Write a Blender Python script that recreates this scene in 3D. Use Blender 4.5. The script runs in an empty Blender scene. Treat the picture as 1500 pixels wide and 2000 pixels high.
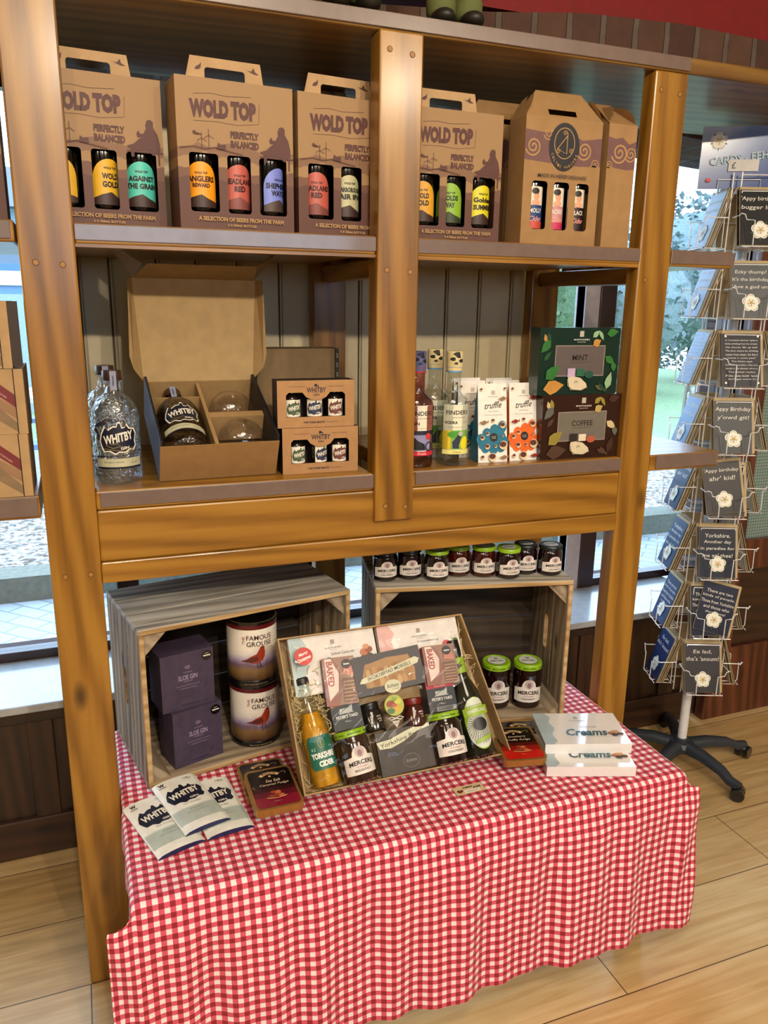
import bpy, bmesh, math, random
from mathutils import Vector as V, Matrix as MX
from mathutils.geometry import tessellate_polygon
random.seed(7)
S = bpy.context.scene
COL = S.collection
PI = math.pi
# ------------------------------------------------------------ camera, world, lights, exposure
cd = bpy.data.cameras.new('camera'); cam = bpy.data.objects.new('camera', cd); COL.objects.link(cam)
cr, cu, cf = V((.93409, -.35677, .01383)), V((.07863, .24335, .96675)), V((.34827, .90194, -.25537))
cam.matrix_world = MX(((cr.x, cu.x, -cf.x, .0859), (cr.y, cu.y, -cf.y, -1.6841), (cr.z, cu.z, -cf.z, 1.5894), (0, 0, 0, 1)))
cd.sensor_width = 36; cd.lens = 36 * 1541.6 / 2000; cd.clip_start = .05; cd.clip_end = 200
S.camera = cam
S.view_settings.view_transform = 'Standard'; S.view_settings.look = 'None'
S.view_settings.exposure = 0.0; S.view_settings.gamma = 1; S.view_settings.use_curve_mapping = False
S.cycles.use_denoising = True; S.cycles.max_bounces = 10; S.cycles.transparent_max_bounces = 16
S.cycles.caustics_reflective = False; S.cycles.caustics_refractive = False; S.cycles.sample_clamp_indirect = 8
w = bpy.data.worlds.new('overcast_sky'); S.world = w; w.use_nodes = True
wn = w.node_tree.nodes; wl = w.node_tree.links; bg = wn['Background']
tc = wn.new('ShaderNodeTexCoord'); sx = wn.new('ShaderNodeSeparateXYZ'); rp = wn.new('ShaderNodeValToRGB')
wl.new(tc.outputs['Generated'], sx.inputs[0]); wl.new(sx.outputs[2], rp.inputs[0]); wl.new(rp.outputs[0], bg.inputs[0])
rp.color_ramp.elements[0].color = (.62, .80, 1, 1); rp.color_ramp.elements[1].color = (.50, .72, 1, 1); rp.color_ramp.elements[0].position = .0
bg.inputs[1].default_value = 7.0
def lamp(name, kind, loc, energy, color, size=.1, aim=None, spot=None):
    d = bpy.data.lights.new(name, kind); o = bpy.data.objects.new(name, d); COL.objects.link(o)
    o.location = loc; d.energy = energy; d.color = color
    if kind == 'AREA': d.shape = 'DISK'; d.size = size
    if kind in ('SPOT', 'POINT'): d.shadow_soft_size = size
    if spot: d.spot_size = spot; d.spot_blend = .6
    if aim: o.rotation_euler = (V(aim) - V(loc)).to_track_quat('-Z', 'Y').to_euler()
    return o
WARM = (1, .85, .64)
LAMPS = [(.25, -3.5, 2.93), (.85, -3.55, 2.93), (-1.2, -3.4, 2.93), (2.1, -3.4, 2.93)]
PWR = [46, 46, 34, 34]
for p, e in zip(LAMPS, PWR): lamp('ceiling_spot_light', 'SPOT', (p[0], p[1], p[2] - .03), e * 3.0, WARM, .035, (p[0] + .1, .1, 1.0), 2.2)
for p in ((0.5, -1.6, 2.95), (2.6, -3.2, 2.95), (-2., -2.2, 2.95)): lamp('added_fill_light', 'AREA', p, 21, (1, .88, .72), .9, (p[0], p[1], 0))  # soft fill added below the ceiling to lift shaded areas, no lamp panels there

# ------------------------------------------------------------ materials
MATS = {}
def lin(h):
    h = h.lstrip('#'); c = [int(h[i:i + 2], 16) / 255 for i in (0, 2, 4)]
    return tuple((x / 12.92 if x <= .04045 else ((x + .055) / 1.055) ** 2.4) for x in c) + (1,)
def newmat(name):
    m = bpy.data.materials.new(name); m.use_nodes = True; nt = m.node_tree
    return m, nt, nt.nodes['Principled BSDF']
def N(nt, typ, **kw):
    n = nt.nodes.new(typ)
    for k, v in kw.items():
        if k.startswith('i_'): n.inputs[k[2:].replace('_', ' ')].default_value = v
        else: setattr(n, k, v)
    return n
def math_(nt, op, a, b=None, c=None):
    n = nt.nodes.new('ShaderNodeMath'); n.operation = op
    for i, x in enumerate((a, b, c)):
        if x is None: continue
        if isinstance(x, (int, float)): n.inputs[i].default_value = x
        else: nt.links.new(x, n.inputs[i])
    return n.outputs[0]
def mixc(nt, f, a, b):
    n = nt.nodes.new('ShaderNodeMix'); n.data_type = 'RGBA'
    for i, x in ((0, f), (6, a), (7, b)):
        if isinstance(x, (int, float, tuple)): n.inputs[i].default_value = x
        else: nt.links.new(x, n.inputs[i])
    return n.outputs[2]
def ramp(nt, fac, stops):
    n = nt.nodes.new('ShaderNodeValToRGB'); nt.links.new(fac, n.inputs[0]); e = n.color_ramp.elements
    while len(e) < len(stops): e.new(.5)
    for el, (p, c) in zip(e, stops): el.position = p; el.color = lin(c) if isinstance(c, str) else c
    return n.outputs[0]
def C(h, rough=.5, metal=0, coat=0, grain=.08, spec=.5):
    """plain printed or painted colour with a slight procedural variation"""
    k = (h, rough, metal, coat, grain, spec)
    if k in MATS: return MATS[k]
    m, nt, b = newmat('colour_' + h.strip('#')); c = lin(h)
    if grain:
        t = N(nt, 'ShaderNodeTexCoord'); n = N(nt, 'ShaderNodeTexNoise', i_Scale=35., i_Detail=3.)
        nt.links.new(t.outputs['Object'], n.inputs[0])
        lo = tuple(x * (1 - grain) for x in c[:3]) + (1,); hi = tuple(min(1, x * (1 + grain)) for x in c[:3]) + (1,)
        nt.links.new(ramp(nt, n.outputs[0], [(.3, lo), (.7, hi)]), b.inputs['Base Color'])
    else: b.inputs['Base Color'].default_value = c
    b.inputs['Roughness'].default_value = rough; b.inputs['Metallic'].default_value = metal
    b.inputs['Coat Weight'].default_value = coat; b.inputs['Coat Roughness'].default_value = .08
    b.inputs['Specular IOR Level'].default_value = spec
    MATS[k] = m; return m
def obj_coord(nt, scale, rnd=True):
    t = N(nt, 'ShaderNodeTexCoord'); mp = N(nt, 'ShaderNodeMapping'); mp.inputs['Scale'].default_value = scale
    nt.links.new(t.outputs['Object'], mp.inputs[0])
    if rnd:
        oi = N(nt, 'ShaderNodeObjectInfo'); s = math_(nt, 'MULTIPLY', oi.outputs['Random'], 37.)
        nt.links.new(s, mp.inputs['Location'])
    return mp.outputs[0]
def wood(name, cols, axis, rough=.35, coat=.3, scale=1, knots=True, bump=.15, dirt=0):
    m, nt, b = newmat(name)
    st = [9 * scale] * 3; st[axis] = .9 * scale
    vec = obj_coord(nt, tuple(st))
    n1 = N(nt, 'ShaderNodeTexNoise', i_Scale=1.1, i_Detail=5., i_Roughness=.6, i_Distortion=.6); nt.links.new(vec, n1.inputs[0])
    st2 = [60 * scale] * 3; st2[axis] = 2.2 * scale
    v2 = obj_coord(nt, tuple(st2)); n2 = N(nt, 'ShaderNodeTexNoise', i_Scale=1.5, i_Detail=4.); nt.links.new(v2, n2.inputs[0])
    wv = N(nt, 'ShaderNodeTexWave', i_Scale=1.3, i_Distortion=7., i_Detail=3., i_Detail_Scale=.8); wv.bands_direction = 'DIAGONAL'; nt.links.new(vec, wv.inputs[0])
    f = math_(nt, 'ADD', math_(nt, 'MULTIPLY', n1.outputs[0], .62), math_(nt, 'MULTIPLY', wv.outputs[1], .24))
    f = math_(nt, 'ADD', f, math_(nt, 'MULTIPLY', n2.outputs[0], .25))
    col = ramp(nt, f, [(.33, cols[0]), (.5, cols[1]), (.70, cols[2])])
    if knots:
        st3 = [11 * scale] * 3; st3[axis] = 4.6 * scale
        vo = N(nt, 'ShaderNodeTexVoronoi', i_Scale=1.); nt.links.new(obj_coord(nt, tuple(st3)), vo.inputs[0])
        kf = ramp(nt, vo.outputs[0], [(.07, (1, 1, 1, 1)), (.2, (0, 0, 0, 1))])
        sc = N(nt, 'ShaderNodeSeparateColor'); nt.links.new(vo.outputs['Color'], sc.inputs[0])
        gate = math_(nt, 'GREATER_THAN', sc.outputs[0], .72)
        col = mixc(nt, math_(nt, 'MULTIPLY', math_(nt, 'MULTIPLY', kf, gate), .9), col, lin(cols[3]))
    nt.links.new(col, b.inputs['Base Color'])
    b.inputs['Roughness'].default_value = rough; b.inputs['Coat Weight'].default_value = coat; b.inputs['Coat Roughness'].default_value = .18
    bp = N(nt, 'ShaderNodeBump', i_Strength=bump, i_Distance=.002); nt.links.new(f, bp.inputs['Height']); nt.links.new(bp.outputs[0], b.inputs['Normal'])
    return m
PINE = ('#66430f', '#865a18', '#9d7026', '#3a200a')
PX = wood('pine_along_x', PINE, 0); PY = wood('pine_along_y', PINE, 1); PZ = wood('pine_along_z', PINE, 2)
DARKW = ('#1d0f0a', '#2e1a10', '#3c2416', '#120a06')
DX = wood('dark_oak_along_x', DARKW, 0, .4, .15); DZ = wood('dark_oak_along_z', DARKW, 2, .4, .15)
RW = ('#3a1a12', '#552a1a', '#6b3a24', '#20100a'); RZ = wood('red_brown_door_wood', RW, 2, .35, .3)
OLD = ('#5c4c3c', '#8b7964', '#a8977f', '#3c2c20')
OX = wood('weathered_crate_along_x', OLD, 0, .8, 0, 1.4, True, .5); OY = wood('weathered_crate_along_y', OLD, 1, .8, 0, 1.4, True, .5); OZ = wood('weathered_crate_along_z', OLD, 2, .8, 0, 1.4, True, .5)
OT = wood('bleached_daylit_crate_top', ('#6c665c', '#9a9488', '#bab4a8', '#4c4238'), 0, .7, 0, 1.4, True, .5)  # bleached old wood, made paler still to stand for window daylight on the tops
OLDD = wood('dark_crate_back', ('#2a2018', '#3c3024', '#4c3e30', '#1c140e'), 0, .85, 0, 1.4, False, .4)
FRESH = wood('sawn_crate_edge', ('#8a6a40', '#a98a5c', '#bfa277', '#5c3c20'), 0, .7, 0, 1.5, False, .3)
def glass(name, col, rough=0, ior=1.45, bump=0, bscale=30):
    m, nt, b = newmat(name)
    b.inputs['Base Color'].default_value = col; b.inputs['Transmission Weight'].default_value = 1
    b.inputs['Roughness'].default_value = rough; b.inputs['IOR'].default_value = ior
    if bump:
        n = N(nt, 'ShaderNodeTexNoise', i_Scale=bscale, i_Detail=1.); nt.links.new(obj_coord(nt, (1, 1, 1)), n.inputs[0])
        bp = N(nt, 'ShaderNodeBump', i_Strength=bump, i_Distance=.004); nt.links.new(n.outputs[0], bp.inputs['Height']); nt.links.new(bp.outputs[0], b.inputs['Normal'])
    return m
CIDER = glass('amber_cider_glass', (.95, .50, .03, 1), 0, 1.36)
def thin(name, tint, refl=.12, rough=.02, bump=0, bscale=20, fk=.6):
    m = bpy.data.materials.new(name); m.use_nodes = True; nt = m.node_tree; nt.nodes.clear()
    o = nt.nodes.new('ShaderNodeOutputMaterial'); t = N(nt, 'ShaderNodeBsdfTransparent'); t.inputs[0].default_value = tint
    g = N(nt, 'ShaderNodeBsdfGlossy'); g.inputs['Roughness'].default_value = rough
    lw = N(nt, 'ShaderNodeLayerWeight'); lw.inputs[0].default_value = .25
    f = math_(nt, 'MAXIMUM', math_(nt, 'MULTIPLY', lw.outputs['Facing'], fk), refl)
    mx = nt.nodes.new('ShaderNodeMixShader'); nt.links.new(f, mx.inputs[0]); nt.links.new(t.outputs[0], mx.inputs[1]); nt.links.new(g.outputs[0], mx.inputs[2])
    if bump:
        n = N(nt, 'ShaderNodeTexNoise', i_Scale=bscale, i_Detail=2., i_Distortion=1.5); nt.links.new(obj_coord(nt, (1, 1, 1)), n.inputs[0])
        bp = N(nt, 'ShaderNodeBump', i_Strength=bump, i_Distance=.01); nt.links.new(n.outputs[0], bp.inputs['Height'])
        nt.links.new(bp.outputs[0], g.inputs['Normal']); nt.links.new(bp.outputs[0], lw.inputs['Normal'])
    nt.links.new(mx.outputs[0], o.inputs[0]); return m
PANE = thin('window_pane_glass', (.96, .98, 1, 1), .05)
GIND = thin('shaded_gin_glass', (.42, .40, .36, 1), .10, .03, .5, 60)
GIN = thin('clear_gin_glass', (.90, .96, 1, 1), .24, .04, .8, 42)
CLEAR = thin('clear_bottle_glass', (.86, .89, .88, 1), .10, .02, .15, 40)
PINKG = thin('pink_gin_glass', (.62, .34, .34, 1), .10, .02, .15, 40)
FILM = thin('cellophane_film', (.98, .98, .98, 1), .016, .012, .5, 8, .10)
WINEG = thin('thin_glassware', (.93, .93, .95, 1), .10, .02)
KRAFT = C('#b48d5d', .75); KRAFTD = C('#9a7446', .75); KRAFTL = C('#b8956a', .75)
WHITE = C('#ece6dd', .45); PAPER = C('#f3efe6', .5); BLACK = C('#0b0a0c', .25, coat=.4); NAVY = C('#101636', .35)
STRIP = C('#6f5d55', .28, coat=.6)

# ------------------------------------------------------------ mesh helpers
class MB:
    def __init__(s): s.bm = bmesh.new(); s.mats = []
    def mi(s, m):
        if m not in s.mats: s.mats.append(m)
        return s.mats.index(m)
    def add(s, vs, fs, m, M=None):
        k = s.mi(m); bv = [s.bm.verts.new(M @ V(v) if M else V(v)) for v in vs]
        for f in fs:
            try: q = s.bm.faces.new([bv[i] for i in f]); q.material_index = k
            except ValueError: pass
        return s
    def box(s, a, b, m, M=None, skip=()):
        x0, y0, z0 = a; x1, y1, z1 = b
        vs = [(x0, y0, z0), (x1, y0, z0), (x1, y1, z0), (x0, y1, z0), (x0, y0, z1), (x1, y0, z1), (x1, y1, z1), (x0, y1, z1)]
        fs = {'bottom': (0, 3, 2, 1), 'top': (4, 5, 6, 7), 'front': (0, 1, 5, 4), 'right': (1, 2, 6, 5), 'back': (2, 3, 7, 6), 'left': (3, 0, 4, 7)}
        return s.add(vs, [f for k, f in fs.items() if k not in skip], m, M)
    def prism(s, pts, y0, y1, m, M=None, holes=(), side=None):
        """outline in x,z extruded along y"""
        loops = [list(pts)] + [list(h) for h in holes]; flat = [p for l in loops for p in l]; n = len(flat)
        tris = tessellate_polygon([[V((p[0], p[1], 0)) for p in l] for l in loops])
        vs = [(p[0], y0, p[1]) for p in flat] + [(p[0], y1, p[1]) for p in flat]
        fs = [tuple(t) for t in tris] + [tuple(i + n for i in reversed(t)) for t in tris]
        s.add(vs, fs, m, M); sf = []; o = 0
        for l in loops:
            for i in range(len(l)): j = (i + 1) % len(l); sf.append((o + i, o + j, o + j + n, o + i + n))
            o += len(l)
        return s.add(vs, sf, side or m, M)
    def lathe(s, prof, m, seg=28, M=None, sq=0):
        """profile of (r, z[, material]); sq squares the section"""
        vs = []; 
        for p in prof:
            for i in range(seg):
                a = 2 * PI * i / seg; r = p[0]
                if sq: c = abs(math.cos(a)) ** 4 + abs(math.sin(a)) ** 4; r = r * (1 + (c ** -.25 - 1) * sq)
                vs.append((r * math.cos(a), r * math.sin(a), p[1]))
        k = s.mi(m); bv = [s.bm.verts.new(M @ V(v) if M else V(v)) for v in vs]
        for j in range(len(prof) - 1):
            kk = s.mi(prof[j][2]) if len(prof[j]) > 2 else k
            for i in range(seg):
                i2 = (i + 1) % seg
                q = s.bm.faces.new([bv[j * seg + i], bv[j * seg + i2], bv[(j + 1) * seg + i2], bv[(j + 1) * seg + i]]); q.material_index = kk
        for j, kk in ((0, k), (len(prof) - 1, s.mi(prof[-1][2]) if len(prof[-1]) > 2 else k)):
            if prof[j][0] > 1e-5:
                q = s.bm.faces.new([bv[j * seg + i] for i in range(seg)]); q.material_index = kk
        return s
    def tube(s, pts, r, m, seg=6, M=None, closed=False):
        P = [M @ V(p) if M else V(p) for p in pts]; k = s.mi(m); rings = []; up = V((0, 0, 1)); n = len(P)
        rr = r if isinstance(r, (list, tuple)) else [r] * n
        prev = None
        for i, p in enumerate(P):
            a = P[(i - 1) % n] if closed or i > 0 else p; b_ = P[(i + 1) % n] if closed or i < n - 1 else p
            t = (b_ - a); t = t.normalized() if t.length > 1e-9 else V((0, 0, 1))
            if prev is None: u = t.cross(up) if abs(t.z) < .95 else t.cross(V((1, 0, 0)))
            else: u = prev - t * prev.dot(t)
            u.normalize(); prev = u; v = t.cross(u)
            rings.append([s.bm.verts.new(p + rr[i] * (math.cos(2 * PI * q / seg) * u + math.sin(2 * PI * q / seg) * v)) for q in range(seg)])
        for i in range(n if closed else n - 1):
            A, B = rings[i], rings[(i + 1) % n]
            for q in range(seg): f = s.bm.faces.new([A[q], A[(q + 1) % seg], B[(q + 1) % seg], B[q]]); f.material_index = k
        if not closed:
            for R in (rings[0], rings[-1]): f = s.bm.faces.new(R); f.material_index = k
        return s
    def ball(s, c, r, m, sc=(1, 1, 1), seg=16, M=None):
        T = MX.Translation(c) @ MX.Diagonal((sc[0], sc[1], sc[2], 1))
        prof = [(max(1e-6, r * math.sin(PI * i / 10)), -r * math.cos(PI * i / 10)) for i in range(11)]
        return s.lathe(prof, m, seg, (M @ T) if M else T)
    def build(s, name, parent=None, loc=None, rot=None, smooth=False, bevel=0, seg=2, fix=True):
        if fix: bmesh.ops.recalc_face_normals(s.bm, faces=s.bm.faces)
        me = bpy.data.meshes.new(name); s.bm.to_mesh(me); s.bm.free()
        for m in s.mats: me.materials.append(m)
        o = bpy.data.objects.new(name, me); COL.objects.link(o)
        if parent: o.parent = parent
        if loc: o.location = loc
        if rot: o.rotation_euler = rot if isinstance(rot, (tuple, list)) else (0, 0, rot)
        if bevel:
            md = o.modifiers.new('bevel', 'BEVEL'); md.width = bevel; md.segments = seg; md.limit_method = 'ANGLE'; md.angle_limit = .9
        if smooth:
            for p in me.polygons: p.use_smooth = True
            if smooth != 1: me.set_sharp_from_angle(angle=smooth)
        return o
SM = .7
def tag(o, label=None, cat=None, group=None, kind=None):
    if label: o['label'] = label
    if cat: o['category'] = cat
    if group: o['group'] = group
    if kind: o['kind'] = kind
    return o
def empty(name, loc=(0, 0, 0), rot=0, label=None, cat=None, group=None):
    o = bpy.data.objects.new(name, None); COL.objects.link(o); o.location = loc
    o.rotation_euler = rot if isinstance(rot, (tuple, list)) else (0, 0, rot); o.empty_display_size = .02
    return tag(o, label, cat, group)
def dup(o, loc=None, rot=None, label=None, group=None, parent=None):
    c = o.copy(); COL.objects.link(c)
    if parent: c.parent = parent
    for ch in list(o.children): dup(ch, parent=c)
    if loc is not None: c.location = loc
    if rot is not None: c.rotation_euler = rot if isinstance(rot, (tuple, list)) else (0, 0, rot)
    if label: c['label'] = label
    if group: c['group'] = group
    return c
def struct(mb, name, **k): return tag(mb.build(name, **k), kind='structure')
def rrect(x0, z0, x1, z1, r, n=4):
    out = []
    for cx, cz, a0 in ((x1 - r, z1 - r, 0), (x0 + r, z1 - r, 90), (x0 + r, z0 + r, 180), (x1 - r, z0 + r, 270)):
        for i in range(n + 1): a = math.radians(a0 + 90 * i / n); out.append((cx + r * math.cos(a), cz + r * math.sin(a)))
    return out
def circ(cx, cy, rx, ry=None, n=24, a0=0, a1=360):
    ry = ry or rx; full = abs(a1 - a0) >= 359.9; k = n if full else n + 1
    return [(cx + rx * math.cos(math.radians(a0 + (a1 - a0) * i / n)), cy + ry * math.sin(math.radians(a0 + (a1 - a0) * i / n))) for i in range(k)]
def spiral(cx, cy, r, turns=1.6, a0=0, n=26, d=1):
    return [(cx + r * (1 - i / n * .9) * math.cos(math.radians(a0) + d * 2 * PI * turns * i / n), cy + r * (1 - i / n * .9) * math.sin(math.radians(a0) + d * 2 * PI * turns * i / n)) for i in range(n + 1)]

# ------------------------------------------------------------ flat artwork laid on surfaces
TX = {}
def glyphs(s, bold, shear, sp):
    k = (s, bold, shear, sp)
    if k in TX: return TX[k]
    c = bpy.data.curves.new('t', 'FONT'); c.body = s; c.size = 1; c.offset = bold; c.shear = shear; c.space_character = sp; c.resolution_u = 2
    c.align_x = 'CENTER'; c.space_line = .95
    o = bpy.data.objects.new('t', c); COL.objects.link(o); bpy.context.view_layer.update()
    me = bpy.data.meshes.new_from_object(o.evaluated_get(bpy.context.evaluated_depsgraph_get()))
    vs = [(v.co.x, v.co.y) for v in me.vertices]; fs = [tuple(p.vertices) for p in me.polygons]
    bpy.data.objects.remove(o); bpy.data.curves.remove(c); bpy.data.meshes.remove(me)
    x0 = min(v[0] for v in vs); x1 = max(v[0] for v in vs); y0 = min(v[1] for v in vs); y1 = max(v[1] for v in vs)
    TX[k] = (vs, fs, (x0 + x1) / 2, (y0 + y1) / 2, x1 - x0, y1 - y0); return TX[k]
class Art:
    LIFT = .00018
    def __init__(s): s.it = []
    def raw(s, vs, fs, m): s.it.append((vs, fs, m)); return s
    def poly(s, pts, m):
        t = tessellate_polygon([[V((p[0], p[1], 0)) for p in pts]]); return s.raw(list(pts), [tuple(f) for f in t], m)
    def rect(s, x0, y0, x1, y1, m): return s.raw([(x0, y0), (x1, y0), (x1, y1), (x0, y1)], [(0, 1, 2, 3)], m)
    def ell(s, cx, cy, rx, m, ry=None, n=24): return s.poly(circ(cx, cy, rx, ry, n), m)
    def stroke(s, pts, w_, m, closed=False):
        n = len(pts); vs = []; fs = []
        for i in range(n):
            a = pts[(i - 1) % n] if closed or i else pts[i]; b = pts[(i + 1) % n] if closed or i < n - 1 else pts[i]
            dx, dy = b[0] - a[0], b[1] - a[1]; l = math.hypot(dx, dy) or 1; ww = w_ if not isinstance(w_, list) else w_[i]
            vs += [(pts[i][0] - dy / l * ww / 2, pts[i][1] + dx / l * ww / 2), (pts[i][0] + dy / l * ww / 2, pts[i][1] - dx / l * ww / 2)]
        for i in range(n if closed else n - 1): j = (i + 1) % n; fs.append((2 * i, 2 * i + 1, 2 * j + 1, 2 * j))
        return s.raw(vs, fs, m)
    def text(s, t, cx, cy, h, m, w_=None, bold=0, shear=0, rot=0, sp=1, bend=0, slope=0):
        vs, fs, mx, my, W, H = glyphs(t, bold, shear, sp); k = h / H; kx = (w_ / W) if w_ else k; c, q = math.cos(math.radians(rot)), math.sin(math.radians(rot)); out = []
        for x, y in vs:
            x, y = (x - mx) * kx, (y - my) * k
            if bend: y += -bend * (x * x) / max(1e-6, (W * kx / 2) ** 2)
            y += slope * x
            out.append((cx + x * c - y * q, cy + x * q + y * c))
        return s.raw(out, fs, m)
    def put(s, mb, fn, cuts=0, base=1):
        for i, (vs, fs, m) in enumerate(s.it):
            z = s.LIFT * (base + i)
            if cuts:
                b = bmesh.new(); bv = [b.verts.new((v[0], v[1], 0)) for v in vs]
                for f in fs:
                    try: b.faces.new([bv[j] for j in f])
                    except ValueError: pass
                x0 = min(v[0] for v in vs); x1 = max(v[0] for v in vs); k = math.ceil(x0 / cuts)
                while k * cuts < x1:
                    bmesh.ops.bisect_plane(b, geom=b.verts[:] + b.edges[:] + b.faces[:], plane_co=(k * cuts, 0, 0), plane_no=(1, 0, 0)); k += 1
                b.verts.index_update(); vs = [(v.co.x, v.co.y) for v in b.verts]; fs = [tuple(v.index for v in f.verts) for f in b.faces]; b.free()
            mb.add([fn(x, y, z) for x, y in vs], fs, m)
        return mb
def flat(o, ux, uy):
    o, ux, uy = V(o), V(ux), V(uy); n = ux.cross(uy).normalized()
    return lambda x, y, z: o + ux * x + uy * y + n * z
def front(x0, yf, z0): return lambda x, y, z: V((x0 + x, yf - z, z0 + y))
def cyl(R, z0, a0=0, cx=0, cy=0):
    def f(x, y, z):
        a = a0 - PI / 2 + x / R; return V((cx + (R + z) * math.cos(a), cy + (R + z) * math.sin(a), z0 + y))
    return f

# ------------------------------------------------------------ the room
def plank_mat(name, cols, axis, w_, l_, rough, coat):
    m, nt, b = newmat(name)
    t = N(nt, 'ShaderNodeTexCoord'); mp = N(nt, 'ShaderNodeMapping'); nt.links.new(t.outputs['Object'], mp.inputs[0])
    if axis == 1: mp.inputs['Rotation'].default_value = (0, 0, PI / 2)
    br = N(nt, 'ShaderNodeTexBrick', i_Scale=1., i_Mortar_Size=.0015, i_Brick_Width=l_, i_Row_Height=w_); br.offset = .37
    nt.links.new(mp.outputs[0], br.inputs[0]); br.inputs['Color1'].default_value = (.2, .2, .2, 1); br.inputs['Color2'].default_value = (.9, .9, .9, 1); br.inputs['Mortar'].default_value = (0, 0, 0, 1)
    m2 = N(nt, 'ShaderNodeMapping'); m2.inputs['Scale'].default_value = (1.5, 22, 1); nt.links.new(mp.outputs[0], m2.inputs[0])
    n = N(nt, 'ShaderNodeTexNoise', i_Scale=2., i_Detail=6., i_Distortion=.8); nt.links.new(m2.outputs[0], n.inputs[0])
    n3 = N(nt, 'ShaderNodeTexNoise', i_Scale=1.7, i_Detail=4.); nt.links.new(t.outputs['Object'], n3.inputs[0])
    sc = N(nt, 'ShaderNodeSeparateColor'); nt.links.new(br.outputs[0], sc.inputs[0])
    f = math_(nt, 'ADD', math_(nt, 'MULTIPLY', n.outputs[0], .5), math_(nt, 'MULTIPLY', sc.outputs[0], .22)); f = math_(nt, 'ADD', f, math_(nt, 'MULTIPLY', n3.outputs[0], .42))
    col = ramp(nt, f, [(.36, cols[0]), (.56, cols[1]), (.80, cols[2])])
    col = mixc(nt, br.outputs['Fac'], col, lin(cols[3])); nt.links.new(col, b.inputs['Base Color'])
    b.inputs['Coat Weight'].default_value = coat; b.inputs['Coat Roughness'].default_value = .22
    nt.links.new(math_(nt, 'ADD', math_(nt, 'MULTIPLY', n3.outputs[0], .3), rough - .12), b.inputs['Roughness'])
    bp = N(nt, 'ShaderNodeBump', i_Strength=.25, i_Distance=.002); nt.links.new(math_(nt, 'SUBTRACT', n.outputs[0], br.outputs['Fac']), bp.inputs['Height']); nt.links.new(bp.outputs[0], b.inputs['Normal'])
    return m
FLOORM = plank_mat('oak_floorboards', ('#94784a', '#bc9a66', '#d8c092', '#4a3418'), 0, .235, 1.9, .42, .25)
def brick_mat(name, cols, mortar, bw, bh, ms=.012):
    m, nt, b = newmat(name)
    t = N(nt, 'ShaderNodeTexCoord'); mp = N(nt, 'ShaderNodeMapping'); mp.inputs['Rotation'].default_value = (PI / 2, 0, 0)
    nt.links.new(t.outputs['Object'], mp.inputs[0])
    nz = N(nt, 'ShaderNodeTexNoise', i_Scale=14., i_Detail=6.); nt.links.new(t.outputs['Object'], nz.inputs[0])
    ad = N(nt, 'ShaderNodeMix'); ad.data_type = 'VECTOR'; ad.inputs[0].default_value = .012; nt.links.new(mp.outputs[0], ad.inputs[4]); nt.links.new(nz.outputs[1], ad.inputs[5])
    br = N(nt, 'ShaderNodeTexBrick', i_Scale=1., i_Mortar_Size=ms, i_Brick_Width=bw, i_Row_Height=bh, i_Mortar_Smooth=.3); br.offset = 0
    nt.links.new(ad.outputs[1], br.inputs[0])
    br.inputs['Color1'].default_value = lin(cols[0]); br.inputs['Color2'].default_value = lin(cols[1]); br.inputs['Mortar'].default_value = lin(mortar)
    col = mixc(nt, math_(nt, 'MULTIPLY', nz.outputs[0], .8), br.outputs[0], lin(cols[2])); nt.links.new(col, b.inputs['Base Color']); b.inputs['Roughness'].default_value = .9
    bp = N(nt, 'ShaderNodeBump', i_Strength=.9, i_Distance=.01); nt.links.new(math_(nt, 'SUBTRACT', nz.outputs[0], br.outputs['Fac']), bp.inputs['Height']); nt.links.new(bp.outputs[0], b.inputs['Normal'])
    return m
BRICK = brick_mat('old_brick', ('#55362a', '#6e4c3a', '#352620'), '#75665a', .115, .5)
BRICK2 = brick_mat('dark_brick', ('#3c2420', '#4c302a', '#281814'), '#5c4c44', .22, .075)
REDP = C('#7c1010', .7); PLAST = C('#d8cfbf', .8)
struct(MB().box((-4, -5, -.05), (5, .82, 0), FLOORM), 'floor')
struct(MB().box((-4, -5, 3.0), (5, .95, 3.1), C('#d9d0c0', .8)), 'ceiling')
struct(MB().box((-4.1, -5, 0), (-4, .95, 3), PLAST), 'wall_left')
struct(MB().box((5, -5, 0), (5.1, .95, 3), PLAST), 'wall_right')
struct(MB().box((-4, -5.1, 0), (-.2, -5, 3), C('#a8927a', .8)).box((2.4, -5.1, 0), (5, -5, 3), C('#a8927a', .8)).box((-.2, -5.1, 0), (2.4, -5, 1.65), C('#a8927a', .8)).box((-.2, -5.1, 2.35), (2.4, -5, 3), C('#a8927a', .8)), 'wall_front')
wf = struct(MB().box((-.2, -5.06, 1.65), (-.14, -5.02, 2.35), PLAST).box((2.34, -5.06, 1.65), (2.4, -5.02, 2.35), PLAST).box((1.07, -5.06, 1.65), (1.13, -5.02, 2.35), PLAST), 'window_8'); MB().box((-.2, -5.05, 1.65), (2.4, -5.045, 2.35), PANE).build('pane', parent=wf)
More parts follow.
